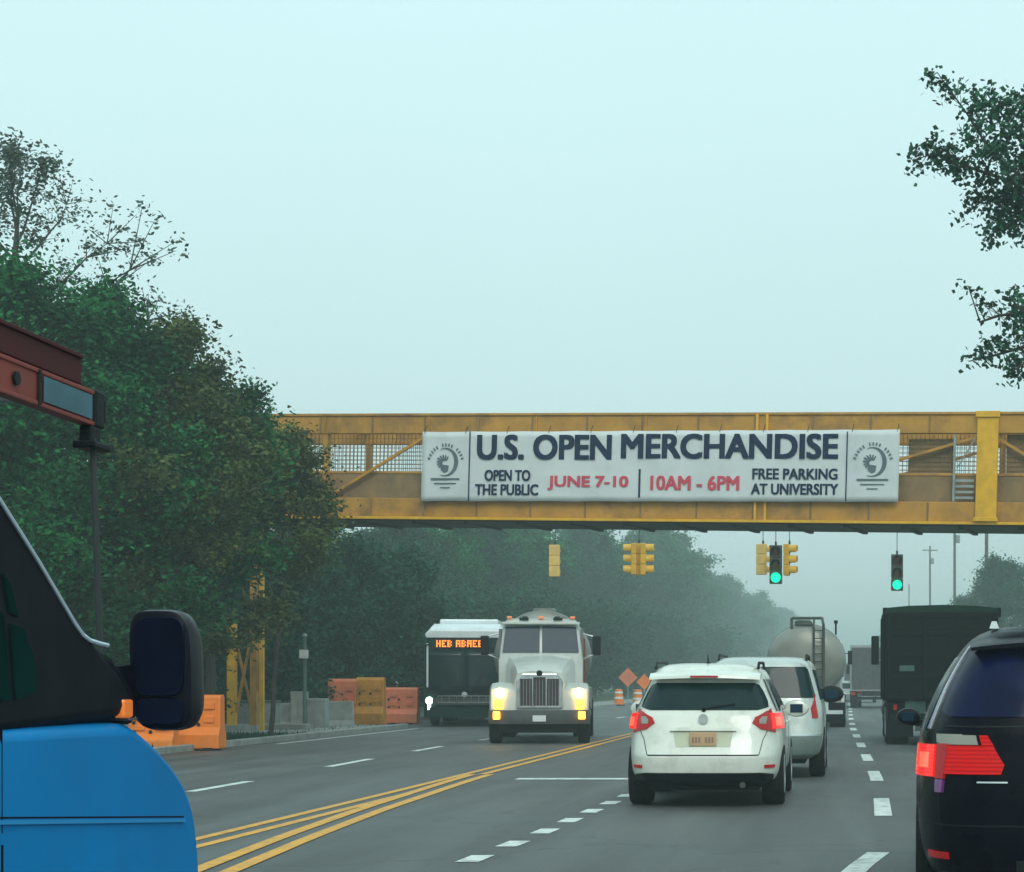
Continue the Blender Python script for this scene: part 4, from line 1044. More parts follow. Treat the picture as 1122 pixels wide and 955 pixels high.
    c.patch([(.595, c.ax(-.93), c.ax(.93)), (.605, c.ax(-.93), c.ax(.93))], .003, 'bumper_seam', M['black_plastic'], t, na=18)
    plate(t, 0, -.025, .73, .31, .155)
    for sd_ in (-1, 1):
        c.patch([(.61, sd_*c.ax(.84), sd_*c.ax(.846)), (.88, sd_*c.ax(.855), sd_*c.ax(.861))], .003, 'tailgate_seam', M['black_plastic'], t, na=2)
    c.patch([(1.175, c.ax(-.84), c.ax(.84)), (1.185, c.ax(-.84), c.ax(.84))], .004, 'tailgate_seam', M['black_plastic'], t, na=20)
    q = MB(); q.box((0, .055, 1.0), (.13, .02, .10)); q.build('badge', M['chrome'], t, bevel=.01)
    q = MB(); q.bx(-.38, .38, -.045, .02, .34, .40); q.build('bumper_grille', M['black_plastic'], t)
    q = MB(); q.bar((0, .10, 1.25), (.38, .115, 1.30), .012, .014); q.build('wiper', M['black_plastic'], t)
    q = MB(); q.loft([[(-.49+dx*k_, .75+dy*k_, z) for dx, dy in ((-.03, -.06), (.03, -.06), (.02, .08), (-.02, .08))] for z, k_ in ((1.775, 1), (1.82, .5))]); q.build('roof_fin', M['silver_paint'], t, smooth=True)
    q = MB(); q.bx(-.7, .7, .3, 4.5, .17, .25); q.build('underbody', M['black_plastic'], t)
M['glass_navy'] = mat('navy_tinted_glass', (.003, .007, .04), .15, spec=.12, var=.3)
M['bright_trim'] = mat('bright_trim', (.45, .5, .6), .25, .5, var=.1)  # pale tone of the painted pillar highlight
M['violet_lens'] = mat('violet_lens', (.16, .03, .18), .15, coat=.5, var=.2)
M['red_inner'] = mat('inner_red_lens', (.32, .003, .005), .3, spec=.15, emit=(1, .008, .006), estr=.30, var=.15)
ribbed(M['red_inner'], 13, .15); ribbed(M['red_lit'], 15, .15)
minivan()

# ------------------------------------------------------------------ blue van with ladder
def offset_poly(poly, d):
    n = len(poly); area = sum(poly[i][0]*poly[(i+1) % n][1]-poly[(i+1) % n][0]*poly[i][1] for i in range(n)); sg = 1 if area > 0 else -1
    out_ = []
    for i in range(n):
        p0, p1, p2 = Vector(poly[i-1]), Vector(poly[i]), Vector(poly[(i+1) % n])
        e1 = (p1-p0).normalized(); e2 = (p2-p1).normalized()
        n1 = Vector((-e1.y, e1.x))*sg; n2 = Vector((-e2.y, e2.x))*sg; b = (n1+n2); b = b/max(.35, b.dot(n1)) if b.length > 1e-6 else n1
        out_.append(tuple(p1+b*d))
    return out_
def refine(poly, it=1):
    for _ in range(it):
        o_ = []
        for i in range(len(poly)):
            a, b = Vector(poly[i]), Vector(poly[(i+1) % len(poly)])
            if (b-a).length > .07: o_ += [tuple(a.lerp(b, .25)), tuple(a.lerp(b, .75))]
            else: o_ += [tuple(a.lerp(b, .5))]
        poly = o_
    return poly
def blue_van():
    X0 = -2.17; Wd = 1.96
    t = thing('cargo_van', 'bright blue cargo van with a black mirror, cut off at the left edge', 'van', (X0-Wd/2, 6.79, 0))
    # local: x right, y forward with 0 = nose, z up
    low = [(0, .34), (.03, .60), (.01, .84), (-.03, .98), (-.07, 1.05), (-.16, 1.13), (-.34, 1.22), (-.62, 1.315), (-.78, 1.335), (-5.0, 1.335), (-5.05, 1.2), (-5.05, .34), (-4.6, .26), (-.2, .26)]
    low = refine(low, 2)
    def shell(poly, W, name, m, tum=lambda z: 0, par=t):
        q = MB(); rings = []
        for f, d in ((-1, .045), (-.99, .022), (-.97, .007), (-.93, 0), (-.6, 0), (0, 0), (.6, 0), (.93, 0), (.97, .007), (.99, .022), (1, .045)):
            pl = offset_poly(poly, d)
            # plan curvature of the nose: corners sweep back
            rings.append([((f*(W/2-tum(z))), y-(.06*abs(f)**4 if y > -.9 else 0)*max(0, 1+y/.9), z) for y, z in pl])
        q.loft(rings); o_ = q.build(name, m, par, smooth=True, angle=60); wn = o_.modifiers.new('wn', 'WEIGHTED_NORMAL'); wn.keep_sharp = True; wn.weight = 100; return o_
    body = shell(low, Wd, 'body', M['blue_paint'])
    # wheel arch discs + wheels
    for sd_ in (-1, 1):
        for y in (-.85, -4.1):
            q = MB(); q.lathe([(.43, 0), (.43, .012)], (sd_*(Wd/2-.003)-(.012 if sd_ < 0 else 0), y, .40), 'X', 32); q.build('wheel_arch', M['black_plastic'], t)
            wheel(t, sd_*(Wd/2-.08), y, .36, .24, sd_)
    # greenhouse: black pillars and glass
    gh = [(-.60, 1.30), (-.62, 1.44), (-.94, 1.585), (-1.58, 2.03), (-1.84, 2.12), (-2.2, 2.14), (-4.9, 2.14), (-5.0, 1.95), (-5.02, 1.30)]
    gh = refine(gh, 1)
    shell(gh, Wd-.02, 'cab_frame', M['van_black'], tum=lambda z: max(0, (z-1.30))*.08)
    gh2 = [(-2.35, 1.32), (-2.35, 2.12), (-4.9, 2.12), (-5.02, 1.95), (-5.04, 1.32)]
    shell(refine(gh2, 1), Wd+.005, 'cargo_body', M['blue_paint'], tum=lambda z: max(0, (z-1.30))*.07)
    def side(y, z, e=0.0):
        return (Wd/2-.01-max(0, z-1.30)*.08+e, y, z)
    # side windows (quarter light and door glass)
    def pane(pts, name, m, e=.006):
        q = MB(); q.add([side(y, z, e) for y, z in pts]+[side(y, z, e-.02) for y, z in pts], [tuple(range(len(pts))), tuple(reversed(range(len(pts), 2*len(pts))))]+[(i, (i+1) % len(pts), len(pts)+(i+1) % len(pts), len(pts)+i) for i in range(len(pts))])
        q.build(name, m, t)
    pane([(-1.52, 1.40), (-1.40, 1.42), (-1.38, 1.50), (-1.44, 1.59), (-1.52, 1.60)], 'side_window', M['glass_van'])
    pane([(-2.28, 1.40), (-1.56, 1.40), (-1.56, 1.62), (-1.95, 1.92), (-2.28, 1.94)], 'side_window', M['glass_van'])
    pane([(-1.52, 1.63), (-1.47, 1.62), (-1.50, 1.70), (-1.54, 1.73)], 'side_window', M['glass_van'])
    # windscreen on slanted front
    q = MB()
    a0, a1 = (-.99, 1.55), (-1.62, 1.975)
    q.add([(-.80, a0[0]+.02, a0[1]+.02), (.80, a0[0]+.02, a0[1]+.02), (.70, a1[0]+.02, a1[1]+.02), (-.70, a1[0]+.02, a1[1]+.02)], [(0, 1, 2, 3)])
    o = q.build('windscreen', M['glass_van'], t, fix=False); s_ = o.modifiers.new('s', 'SOLIDIFY'); s_.thickness = .01
    # highlight along the pillar edge, drawn as a bright rod down to the cowl
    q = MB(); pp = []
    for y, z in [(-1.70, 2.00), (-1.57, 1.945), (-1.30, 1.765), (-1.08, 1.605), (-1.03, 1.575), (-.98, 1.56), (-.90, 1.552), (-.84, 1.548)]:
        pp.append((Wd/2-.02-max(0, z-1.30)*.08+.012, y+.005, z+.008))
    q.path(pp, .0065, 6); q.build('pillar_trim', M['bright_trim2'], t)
    # black cowl, sail panel and mirror arm
    q = MB(); q.prism([(-1.62, 1.33), (-1.10, 1.60), (-.90, 1.548), (-.75, 1.52), (-.63, 1.36), (-.62, 1.325)], Wd/2-.22, Wd/2-.035, 'YZ'); q.build('mirror_base', M['van_black'], t, bevel=.03)
    q = MB(); q.prism([(-1.0, 1.33), (-.86, 1.53), (-.68, 1.50), (-.55, 1.42), (-.50, 1.345), (-.56, 1.315)], -Wd/2+.1, Wd/2-.05, 'YZ'); q.build('cowl', M['van_black'], t, bevel=.02)
    # seams: beltline groove, door gap
    def line(p0, p1, wdt, name, m, e=.004):
        q = MB(); y0, z0 = p0; y1, z1 = p1; q.bx(Wd/2-.02, Wd/2+e, y0-(wdt/2 if y0 == y1 else 0), y1+(wdt/2 if y0 == y1 else 0), z0-(wdt/2 if z0 == z1 else 0), z1+(wdt/2 if z0 == z1 else 0)); q.build(name, m, t)
    for dz, th, nm, mm, e in ((0, .005, 'panel_groove', 'van_black', .001), (-.015, .011, 'body_moulding', 'blue_light', .007)):  # lighter blue strip paints the lit lip below the groove
        q = MB(); q.prism([(-.24, 1.005+dz), (-1.66, 1.098+dz), (-5.0, 1.13+dz), (-5.0, 1.13+dz+th), (-1.66, 1.098+dz+th), (-.24, 1.005+dz+th)], Wd/2-.02, Wd/2+e, 'YZ'); q.build(nm, M[mm], t)
    line((-1.645, 1.03), (-1.645, .4), .010, 'door_gap', M['van_black'], .002)
    line((-1.645, 1.33), (-1.645, 1.06), .004, 'door_gap', M['van_black'], .001)
    # mirror housing: rounded tall block
    Ym = 6.42-6.79; 
    def L(px, py, Y): p = P(px, py, Y); return (p.x-t.location.x, p.z)
    x0, z0 = L(150, 800, 6.42); x1, z1 = L(218, 668, 6.42)
    q = MB(); rings = []
    cx, cz, hx, hz = (x0+x1)/2, (z0+z1)/2, (x1-x0)/2, (z1-z0)/2
    for dy, k_ in ((-.075, .90), (-.07, .97), (-.03, 1.0), (.03, .98), (.09, .86), (.12, .65), (.125, .4)):
        ring = []
        for i in range(40):
            a = 2*math.pi*i/40; e_ = 2/4.2
            ring.append((cx+hx*k_*math.copysign(abs(math.cos(a))**e_, math.cos(a))+.012*math.sin(a)*-1, Ym+dy, cz+hz*k_*math.copysign(abs(math.sin(a))**e_, math.sin(a))))
        rings.append(ring)
    q.loft(rings); mh = q.build('wing_mirror', M['van_black_gloss'], t, smooth=True)
    q = MB(); ring = []
    def rr(kx, z_c, kz, dy): return [(cx+hx*kx*math.copysign(abs(math.cos(2*math.pi*i/32))**.4, math.cos(2*math.pi*i/32)), Ym+dy, z_c+hz*kz*math.copysign(abs(math.sin(2*math.pi*i/32))**.4, math.sin(2*math.pi*i/32))) for i in range(32)]
    q.loft([rr(.78, cz+hz*.22, .64, -.086), rr(.80, cz+hz*.22, .66, -.074)]); q.build('mirror_glass', M['mirror_navy'], mh)
    q = MB(); q.loft([rr(.72, cz-hz*.68, .20, -.086), rr(.74, cz-hz*.68, .22, -.074)]); q.build('spotter_glass', M['mirror_navy'], mh)
    # arms
    bx0 = Wd/2-.10
    q = MB(); q.loft([[(bx0, -.95, 1.47), (bx0, -.70, 1.46), (bx0, -.66, 1.35), (bx0, -.95, 1.33)], [(cx-hx*.7, Ym-.03, cz+hz*.12), (cx-hx*.7, Ym+.07, cz+hz*.12), (cx-hx*.7, Ym+.07, cz-hz*.62), (cx-hx*.7, Ym-.03, cz-hz*.62)]]); q.build('mirror_arm', M['van_black'], mh, bevel=.02)
    xa, za = L(123, 786, 6.1); xb, zb = L(144, 766, 6.1)
    q = MB(); q.bx(xa, xb, 6.1-6.79-.06, 6.1-6.79+.02, za, zb); q.build('marker_lamp', M['amber_lens'], t, bevel=.008)
    q = MB(); q.bx(xa-.008, xb+.008, 6.1-6.79-.05, 6.1-6.79+.03, za-.008, za-.001); q.build('lamp_rim', M['chrome'], t)
    # front lamps, grille, bumper (turned away from us)
    for sd_ in (-1, 1):
        q = MB(); q.box((sd_*.72, -.09, .86), (.30, .12, .20)); q.build('headlight', M['clear_lens'], t, bevel=.04)
    q = MB(); q.bx(-.5, .5, -.08, .035, .66, .92); q.build('grille', M['van_black'], t, bevel=.02)
    q = MB(); q.loft([[(x, .055-.16*abs(x/.95)**4, z) for z in (.34, .56)]+[(x, -.18-.16*abs(x/.95)**4, z) for z in (.56, .34)] for x in [-.95+.1*i for i in range(20)]]); q.build('bumper', M['van_black'], t, smooth=True)
    # roof rack
    for y in (-2.3, -4.3):
        q = MB(); q.bar((-.86, y, 2.2), (.86, y, 2.2), .05, .04); q.bar((.76, y, 2.08), (.80, y, 2.22), .04, .04); q.bar((-.76, y, 2.08), (-.80, y, 2.22), .04, .04); q.build('roof_rack_bar', M['grey_metal'], t)
    # ladder: own thing, resting on the rack
    lx = X0-.22; Yt = 7.02
    tip = P(118, 447, Yt*1.0); xx = gx(104, 6.95)
    ld = thing('extension_ladder', 'red extension ladder lying on the roof of the blue van, its end sticking forward', 'ladder', (xx, 6.95, P(104, 448, 6.95).z), 0)
    tl = math.atan2(.05, 3)
    ld.rotation_euler = (R(-1.2), 0, R(-2.0))
    # local y: 0 = front end, backwards negative
    Wl = .46; h = .115
    for sx in (0, -Wl):
        q = MB(); q.bx(sx-.035, sx, -5.0, .0, -h/2, h/2); q.bx(sx-.04, sx+.006, -5.0, .0, h/2-.012, h/2+.004); q.bx(sx-.04, sx+.006, -5.0, .0, -h/2-.004, -h/2+.012)
        q.build('side_rail', M['ladder_red'], ld, bevel=.004)
        q = MB(); q.bx(sx-.035, sx-.006, -5.2, -.10, h/2+.012, h/2+.105); q.bx(sx-.042, sx+.004, -5.2, -.10, h/2+.097, h/2+.112); q.build('upper_rail', M['ladder_dark'], ld, bevel=.003)
        q = MB(); q.bx(sx-.045, sx+.012, -.02, .06, -h/2-.008, h/2+.01); q.bx(sx-.04, sx+.008, .058, .085, -.04, .045); q.build('end_cap', M['black_plastic'], ld, bevel=.01)
        q = MB(); q.bx(sx-.05, sx+.03, -.07, .07, -h/2-.085, -h/2-.06); q.bx(sx-.035, sx+.01, -.05, .03, -h/2-.062, -h/2-.006); q.build('foot', M['black_plastic'], ld, bevel=.006)
    q = MB(); q.bx(.0055, .008, -.42, -.04, -h/2+.016, h/2-.016); q.build('sticker', M['sticker'], ld)
    q = MB(); q.bx(.0055, .009, -.46, -.44, -h/2, h/2); q.build('bracket', M['black_plastic'], ld)
    q = MB(); q.tube((.004, -.62, 0), (.012, -.62, 0), .022, .022, 12); q.build('rivet_hole', M['black_plastic'], ld)
    for i in range(16):
        y = -.25-.3*i
        q = MB(); q.tube((-.02, y, 0), (-Wl-.01, y, 0), .016, .016, 8); q.build('rung', M['grey_metal'], ld)
        q = MB(); q.tube((-.02, y-.1, h/2+.06), (-Wl-.01, y-.1, h/2+.06), .016, .016, 8); q.build('rung', M['grey_metal'], ld)
    # tie-down rope from the ladder tip to the bumper
    q = MB(); a = Vector((xx, 6.93, P(104, 480, 6.93).z)); b = Vector((gx(118, 6.9), 6.86, .55)); q.path([a, a.lerp(b, .5)+Vector((0, .03, 0)), b], .011, 6)
    tag(q.build('tie_down_rope', M['cable']), 'dark tie down rope from the ladder tip to the nose of the blue van', 'rope')
M['blue_light'] = mat('blue_moulding', (.02, .28, .60), .4, spec=.2)  # body blue lightened to paint a highlight on the lip
M['van_black'] = mat('van_black', (.002, .003, .008), .6, var=.2, spec=.10)
M['van_black_gloss'] = mat('mirror_housing', (.002, .003, .010), .42, var=.2, spec=.16)
M['mirror_navy'] = mat('mirror_face', (.003, .006, .022), .35, var=.3, spec=.15)
M['bright_trim2'] = mat('bright_weatherstrip', (.62, .72, .82), .3, .2)  # pale tone of the highlight drawn on the pillar edge
blue_van()

# ------------------------------------------------------------------ white tank truck, oncoming
def tank_truck():
    Y = 46.3
    t = thing('tank_truck', 'white oncoming truck with bright headlights and a rounded tank behind its cab', 'truck', (gx(591, Y), Y, 0), R(180)+R(7.5))
    # local: y=0 front bumper, body extends to -y ; x mirrored because of the turn
    mw = M['truck_white']
    # chassis
    q = MB(); q.bx(-.45, .45, -9.0, -.3, .55, .80); q.build('chassis', M['black_plastic'], t)
    # hood: tapered
    def sec(y, hw, zb, zt, hwt): 
        return [(-hw, y, zb), (-hw, y, zt-.2), (-hwt, y, zt-.03), (-hwt*.5, y, zt+.02), (0, y, zt+.03), (hwt*.5, y, zt+.02), (hwt, y, zt-.03), (hw, y, zt-.2), (hw, y, zb)]
    q = MB(); q.loft([sec(-.12, .56, .75, 1.66, .50), sec(-.35, .60, .75, 1.78, .54), sec(-1.0, .72, .75, 1.95, .64), sec(-1.55, .82, .75, 2.06, .74)]); q.build('hood', mw, t, smooth=True)
    # cab
    def cs(y, hw, zb, zt, hwt): return [(-hw, y, zb), (-hw, y, 1.95), (-hwt, y, zt-.12), (-hwt+.12, y, zt), (hwt-.12, y, zt), (hwt, y, zt-.12), (hw, y, 1.95), (hw, y, zb)]
    q = MB(); q.loft([cs(-1.50, .98, .7, 2.10, .95), cs(-1.52, .99, .7, 2.16, .96), cs(-1.78, 1.0, .7, 2.86, .90), cs(-1.95, 1.0, .7, 2.95, .90), cs(-3.1, 1.0, .7, 2.95, .90)]); q.build('cab', mw, t, smooth=True, bevel=.02)
    q = MB()
    for sx in (-1, 1):
        x0, x1, xt = sx*.03, sx*.90, sx*.83
        q.add([(x0, -1.475, 2.14), (x1, -1.475, 2.14), (xt, -1.70, 2.74), (x0, -1.70, 2.76)], [(0, 1, 2, 3)])
    o = q.build('windscreen', M['glass_blue'], t, fix=False); s_ = o.modifiers.new('s', 'SOLIDIFY'); s_.thickness = .02; s_.offset = 0
    q = MB(); q.bx(-.92, .92, -1.76, -1.56, 2.80, 2.86); q.build('sun_visor', mw, t, bevel=.01)
    for sx in (-.75, -.38, 0, .38, .75):
        q = MB(); q.box((sx, -1.88, 2.975), (.12, .08, .05)); q.build('marker_lamp', M['amber_lens'] if abs(sx) != .38 else M['black_plastic'], t, bevel=.01)
    for sx in (-.4, .4):
        q = MB(); q.box((sx, -1.72, 2.93), (.22, .10, .07)); q.build('roof_horn', M['black_plastic'], t, bevel=.01)
    # grille in chrome surround
    q = MB(); q.prism([(-.52, .82), (-.54, 1.45), (-.40, 1.62), (.40, 1.62), (.54, 1.45), (.52, .82)], -.13, -.05); g = q.build('grille_surround', M['chrome'], t, bevel=.02)
    q = MB(); q.bx(-.45, -.17, -.06, -.035, .88, 1.50); q.bx(-.14, .14, -.06, -.035, .88, 1.54); q.bx(.17, .45, -.06, -.035, .88, 1.50); q.build('grille', M['grille_dark'], t)
    q = MB()
    for i in range(13):
        x = -.44+.88*i/12
        q.bx(x-.005, x+.005, -.035, -.028, .88, 1.48)
    q.build('grille_bars', M['alloy'], t)
    q = MB(); q.lathe([(.07, -.05), (.07, -.02), (.02, -.015)], (0, 0, 1.63), 'Y', 16); q.build('badge', M['black_plastic'], t, smooth=True)
    # fenders
    for sx in (-1, 1):
        q = MB(); rings = []
        for f, k_ in ((0.56, .92), (.72, 1), (.98, 1), (1.10, .97), (1.14, .88)):
            ring = [(sx*f, y*k_-.62*(1-k_), z*k_+.5*(1-k_)) for y, z in [(-.05, .62), (-.06, 1.0), (-.12, 1.28), (-.35, 1.40), (-.75, 1.42), (-1.1, 1.36), (-1.38, 1.1), (-1.45, .8), (-1.30, .8), (-1.1, 1.10), (-.85, 1.2), (-.5, 1.16), (-.34, .95), (-.3, .62)]]
            rings.append(ring)
        q.loft(rings); q.build('fender', mw, t, smooth=True)
        # headlamps
        q = MB(); q.lathe([(.12, -.08), (.12, .0), (.08, .03), (.01, .04)], (sx*.90, 0, 1.17), 'Y', 20); q.build('headlight', M['headlight'], t, smooth=True)
        q = MB(); q.box((sx*.93, .0, .92), (.20, .05, .24)); q.build('turn_signal', M['headlight_amber'], t, bevel=.02)  # glowing block added as the amber glare streak under the headlamp
        q = MB(); q.box((sx*.97, .13, .66), (.16, .04, .18)); q.build('fog_lamp', M['headlight_amber'], t, bevel=.02)  # lower end of the added glare streak
        # mirrors
        q = MB(); q.box((sx*1.32, -1.62, 2.30), (.20, .08, .46)); m_ = q.build('wing_mirror', M['black_plastic'], t, bevel=.03)
        q = MB(); q.path([(sx*1.0, -1.7, 2.58), (sx*1.30, -1.64, 2.50)], .02, 6); q.path([(sx*1.0, -1.7, 1.98), (sx*1.30, -1.64, 2.10)], .02, 6); q.build('mirror_arm', M['chrome'], m_)
        # front wheels and rear duals
        wheel(t, sx*1.02, -.78, .50, .28, sx); 
        for y in (-6.2, -7.5): wheel(t, sx*1.0, y, .50, .52, sx)
        # side window, door, steps, tank
        q = MB(); q.prism([(-1.75, 2.02), (-1.95, 2.70), (-2.9, 2.72), (-2.9, 2.02)], sx*.95, sx*1.004, 'YZ'); q.build('side_window', M['glass'], t)
        q = MB(); q.lathe([(.30, 0), (.32, .02), (.32, 1.2), (.30, 1.22)], (sx*.88, -3.0, .72), 'Y', 20); q.build('fuel_tank', M['chrome'], t, smooth=True)
        q = MB(); q.bx(sx*.75, sx*1.2, -8.4, -5.4, 1.08, 1.12); q.bx(sx*.75, sx*1.2, -8.45, -8.4, .5, 1.12); q.build('mudguard', M['black_plastic'], t)
        q = MB(); q.bx(sx*1.10, sx*1.22, -5.3, -4.2, .75, 1.30); q.build('toolbox', M['tank_metal'], t, bevel=.02)
    # exhaust stack
    q = MB(); q.tube((-.98, -3.35, .9), (-.98, -3.35, 2.5), .07, .07, 12); q.build('exhaust_stack', M['red_brown'], t, smooth=True)
    q = MB(); q.box((-1.15, -3.42, 2.05), (.14, .05, .10)); q.build('side_lamp', M['clear_lens'], t, bevel=.01)
    # bumper
    q = MB(); rings = []
    for i in range(15):
        x = -1.16+2.32*i/14; k_ = abs(x/1.16)**3; rings.append([(x, .10-.14*k_, .46), (x, .12-.14*k_, .60), (x, .10-.14*k_, .78), (x, -.12-.14*k_, .78), (x, -.12-.14*k_, .46)])
    q.loft(rings); q.build('bumper', M['bumper_grey'], t, smooth=True)
    q = MB(); q.bx(-.15, .15, .125, .135, .52, .66); q.build('number_plate', M['white_plastic'], t)
    q = MB(); q.bx(-.9, .9, -.5, -.3, .25, .52); q.build('axle_beam', M['black_plastic'], t)
    # tank
    q = MB(); n = 40; rings = []
    for y, k_ in ((-3.45, .35), (-3.48, .80), (-3.6, .95), (-3.85, 1.0), (-8.6, 1.0), (-8.85, .95), (-8.97, .78), (-9.0, .35)):
        rings.append([(1.20*k_*math.cos(2*math.pi*i/n), y, 2.06+1.16*k_*math.sin(2*math.pi*i/n)) for i in range(n)])
    q.loft(rings); q.build('tank', M['tank_metal'], t, smooth=True, angle=60)
    for y in (-4.6, -6.2, -7.8):
        q = MB(); q.loft([[(1.215*math.cos(2*math.pi*i/n), y+dy, 2.06+1.175*math.sin(2*math.pi*i/n)) for i in range(n)] for dy in (0, .06)]); q.build('tank_band', M['alloy'], t, smooth=True)
    q = MB(); q.lathe([(.3, 3.2), (.3, 3.30), (.26, 3.34)], (0, -6, 0), 'Z', 20); q.build('hatch', M['tank_metal'], t, smooth=True)
M['grille_dark'] = mat('grille_mesh', (.05, .035, .035), .5, .3, var=.3, vscale=20)
M['bumper_grey'] = mat('bumper_grey', (.085, .09, .088), .4, .4, var=.2)
M['red_brown'] = mat('red_brown_metal', (.28, .06, .03), .5, .3, var=.3)
tank_truck()

# ------------------------------------------------------------------ bus, oncoming
def bus():
    Y = GY(796)
    t = thing('city_bus', 'dark fronted city bus with orange destination sign, oncoming beside the tank truck', 'bus', (gx(509, Y), Y, 0), R(180)+R(7))
    W2 = 1.29; Hh = 3.0
    def sec(y, k_, zt): 
        hw = W2*k_; return [(-hw, y, .32), (-hw, y, 2.55), (-hw+.04, y, zt-.25), (-hw+.16, y, zt-.04), (-hw+.4, y, zt), (hw-.4, y, zt), (hw-.16, y, zt-.04), (hw-.04, y, zt-.25), (hw, y, 2.55), (hw, y, .32)]
    q = MB(); q.loft([sec(-.05, .93, 2.93), sec(-.12, .975, 2.98), sec(-.3, 1, 3.0), sec(-11.8, 1, 3.0), sec(-12, .97, 2.95)]); q.build('body', M['bus_dark'], t, smooth=True, bevel=.02)
    # roof fairing white
    q = MB(); q.loft([[(-1.20, y, 2.82), (-1.24, y, 2.95), (-1.05, y, zt), (1.05, y, zt), (1.24, y, 2.95), (1.20, y, 2.82)] for y, zt in ((.02, 3.05), (-.1, 3.16), (-1.2, 3.30), (-11, 3.30))]); q.build('roof_fairing', M['bus_white'], t, smooth=True, bevel=.02)
    q = MB(); q.bx(-.95, .95, -5.5, -2.2, 3.30, 3.48); q.build('air_conditioner', M['bus_white'], t, bevel=.05)
    # windscreen in two halves curved
    for sx in (-1, 1):
        q = MB(); rows = []
        for j in range(7):
            z = 1.10+(2.42-1.10)*j/6
            for i in range(9):
                x = sx*(.025+1.14*i/8); y = .03-.06*(abs(x)/1.17)**3-.05*(z-1.1)/1.3; rows.append((x, y, z))
        q.add(rows, [(j*9+i, j*9+i+1, (j+1)*9+i+1, (j+1)*9+i) for j in range(6) for i in range(8)])
        o = q.build('windscreen', M['glass'], t, smooth=True, fix=False); s_ = o.modifiers.new('s', 'SOLIDIFY'); s_.thickness = .03; s_.offset = 0
        q = MB(); q.box((sx*1.16, -.02, 1.95), (.06, .06, 1.4)); q.build('corner_pillar', M['bus_white'] if sx > 0 else M['bus_dark'], t, bevel=.01)
        q = MB(); q.lathe([(.12, -.05), (.12, .0), (.01, .02)], (sx*1.10, .02, .83), 'Y', 16); q.build('headlight', M['headlight_cool'] if sx > 0 else M['clear_lens'], t, smooth=True)
        q = MB(); q.lathe([(.08, -.05), (.08, .0), (.01, .02)], (sx*.88, .05, .80), 'Y', 14); q.build('fog_lamp', M['clear_lens'], t, smooth=True)
        q = MB(); q.box((sx*1.10, .03, .62), (.10, .04, .16)); q.build('turn_signal', M['amber_lens'] if sx < 0 else M['headlight_cool'], t, bevel=.01)
        q = MB(); q.path([(sx*1.1, 0, 2.62), (sx*1.42, .22, 2.50), (sx*1.46, .25, 2.3)], .025, 8); m_ = q.build('wing_mirror', M['black_plastic'], t)
        q = MB(); q.box((sx*1.46, .25, 2.12), (.20, .10, .42)); q.build('mirror_head', M['black_plastic'], m_, bevel=.03)
        q = MB(); q.bar((sx*.15, .07, 1.12), (sx*.75, .06, 1.85), .02, .02); q.build('wiper', M['black_plastic'], t)
        wheel(t, sx*1.12, -2.6, .48, .28, sx); wheel(t, sx*1.12, -8.9, .48, .5, sx)
        for i in range(6):
            q = MB(); q.bx(sx*1.27, sx*1.298, -4.0-i*1.25, -2.9-i*1.25, 1.45, 2.45); q.build('side_window', M['glass'], t)
    # destination sign
    q = MB(); q.bx(-.98, .98, -.06, .015, 2.50, 2.80); sg = q.build('destination_sign', M['glass'], t)
    q = MB(); rs = random.Random(3); x = .88
    glyphs = []
    pat = {'a': ["111", "101", "111", "101", "101"], 'b': ["110", "101", "110", "101", "110"], 'c': ["111", "100", "110", "100", "111"], 'd': ["101", "101", "111", "101", "101"], 'e': ["111", "010", "010", "010", "111"]}
    dot = .036; gap = .002
    seq = "dcb abacb"
    for ch in seq:
        if ch == ' ': x -= .09; continue
        for r_ in range(5):
            for c_ in range(3):
                if pat[ch][r_][c_] == '1':
                    q.bx(x-c_*.048-dot, x-c_*.048, .017, .024, 2.745-r_*.044-dot, 2.745-r_*.044)
        x -= .175
    q.build('led_text', M['led'], sg, fix=False)
    # bumper and bike rack
    q = MB(); rings = []
    for i in range(13):
        x = -1.26+2.52*i/12; k_ = abs(x/1.26)**3; rings.append([(x, .14-.16*k_, .30), (x, .16-.16*k_, .62), (x, -.1, .62), (x, -.1, .30)])
    q.loft(rings); q.build('bumper', M['bus_dark'], t, smooth=True)
    q = MB(); q.path([(-.8, .18, .72), (-.8, .42, .76), (-.8, .46, 1.0)], .02, 6); q.path([(.8, .18, .72), (.8, .42, .76), (.8, .46, 1.0)], .02, 6); q.bar((-.82, .45, .98), (.82, .45, .98), .03, .03); q.bar((-.82, .40, .78), (.82, .40, .78), .03, .03)
    for i in range(7): q.bar((-.7+i*.23, .42, .78), (-.7+i*.23, .46, .98), .02, .02)
    q.build('bicycle_rack', M['alloy'], t)
    q = MB(); q.bx(-1.0, 1.0, .055, .075, .70, .92); q.build('front_trim', M['bumper_grey'], t)
    q = MB(); q.lathe([(.09, 0), (.09, .02)], (0, .04, 1.02), 'Y', 16); q.build('emblem', M['chrome'], t, smooth=True)
bus()

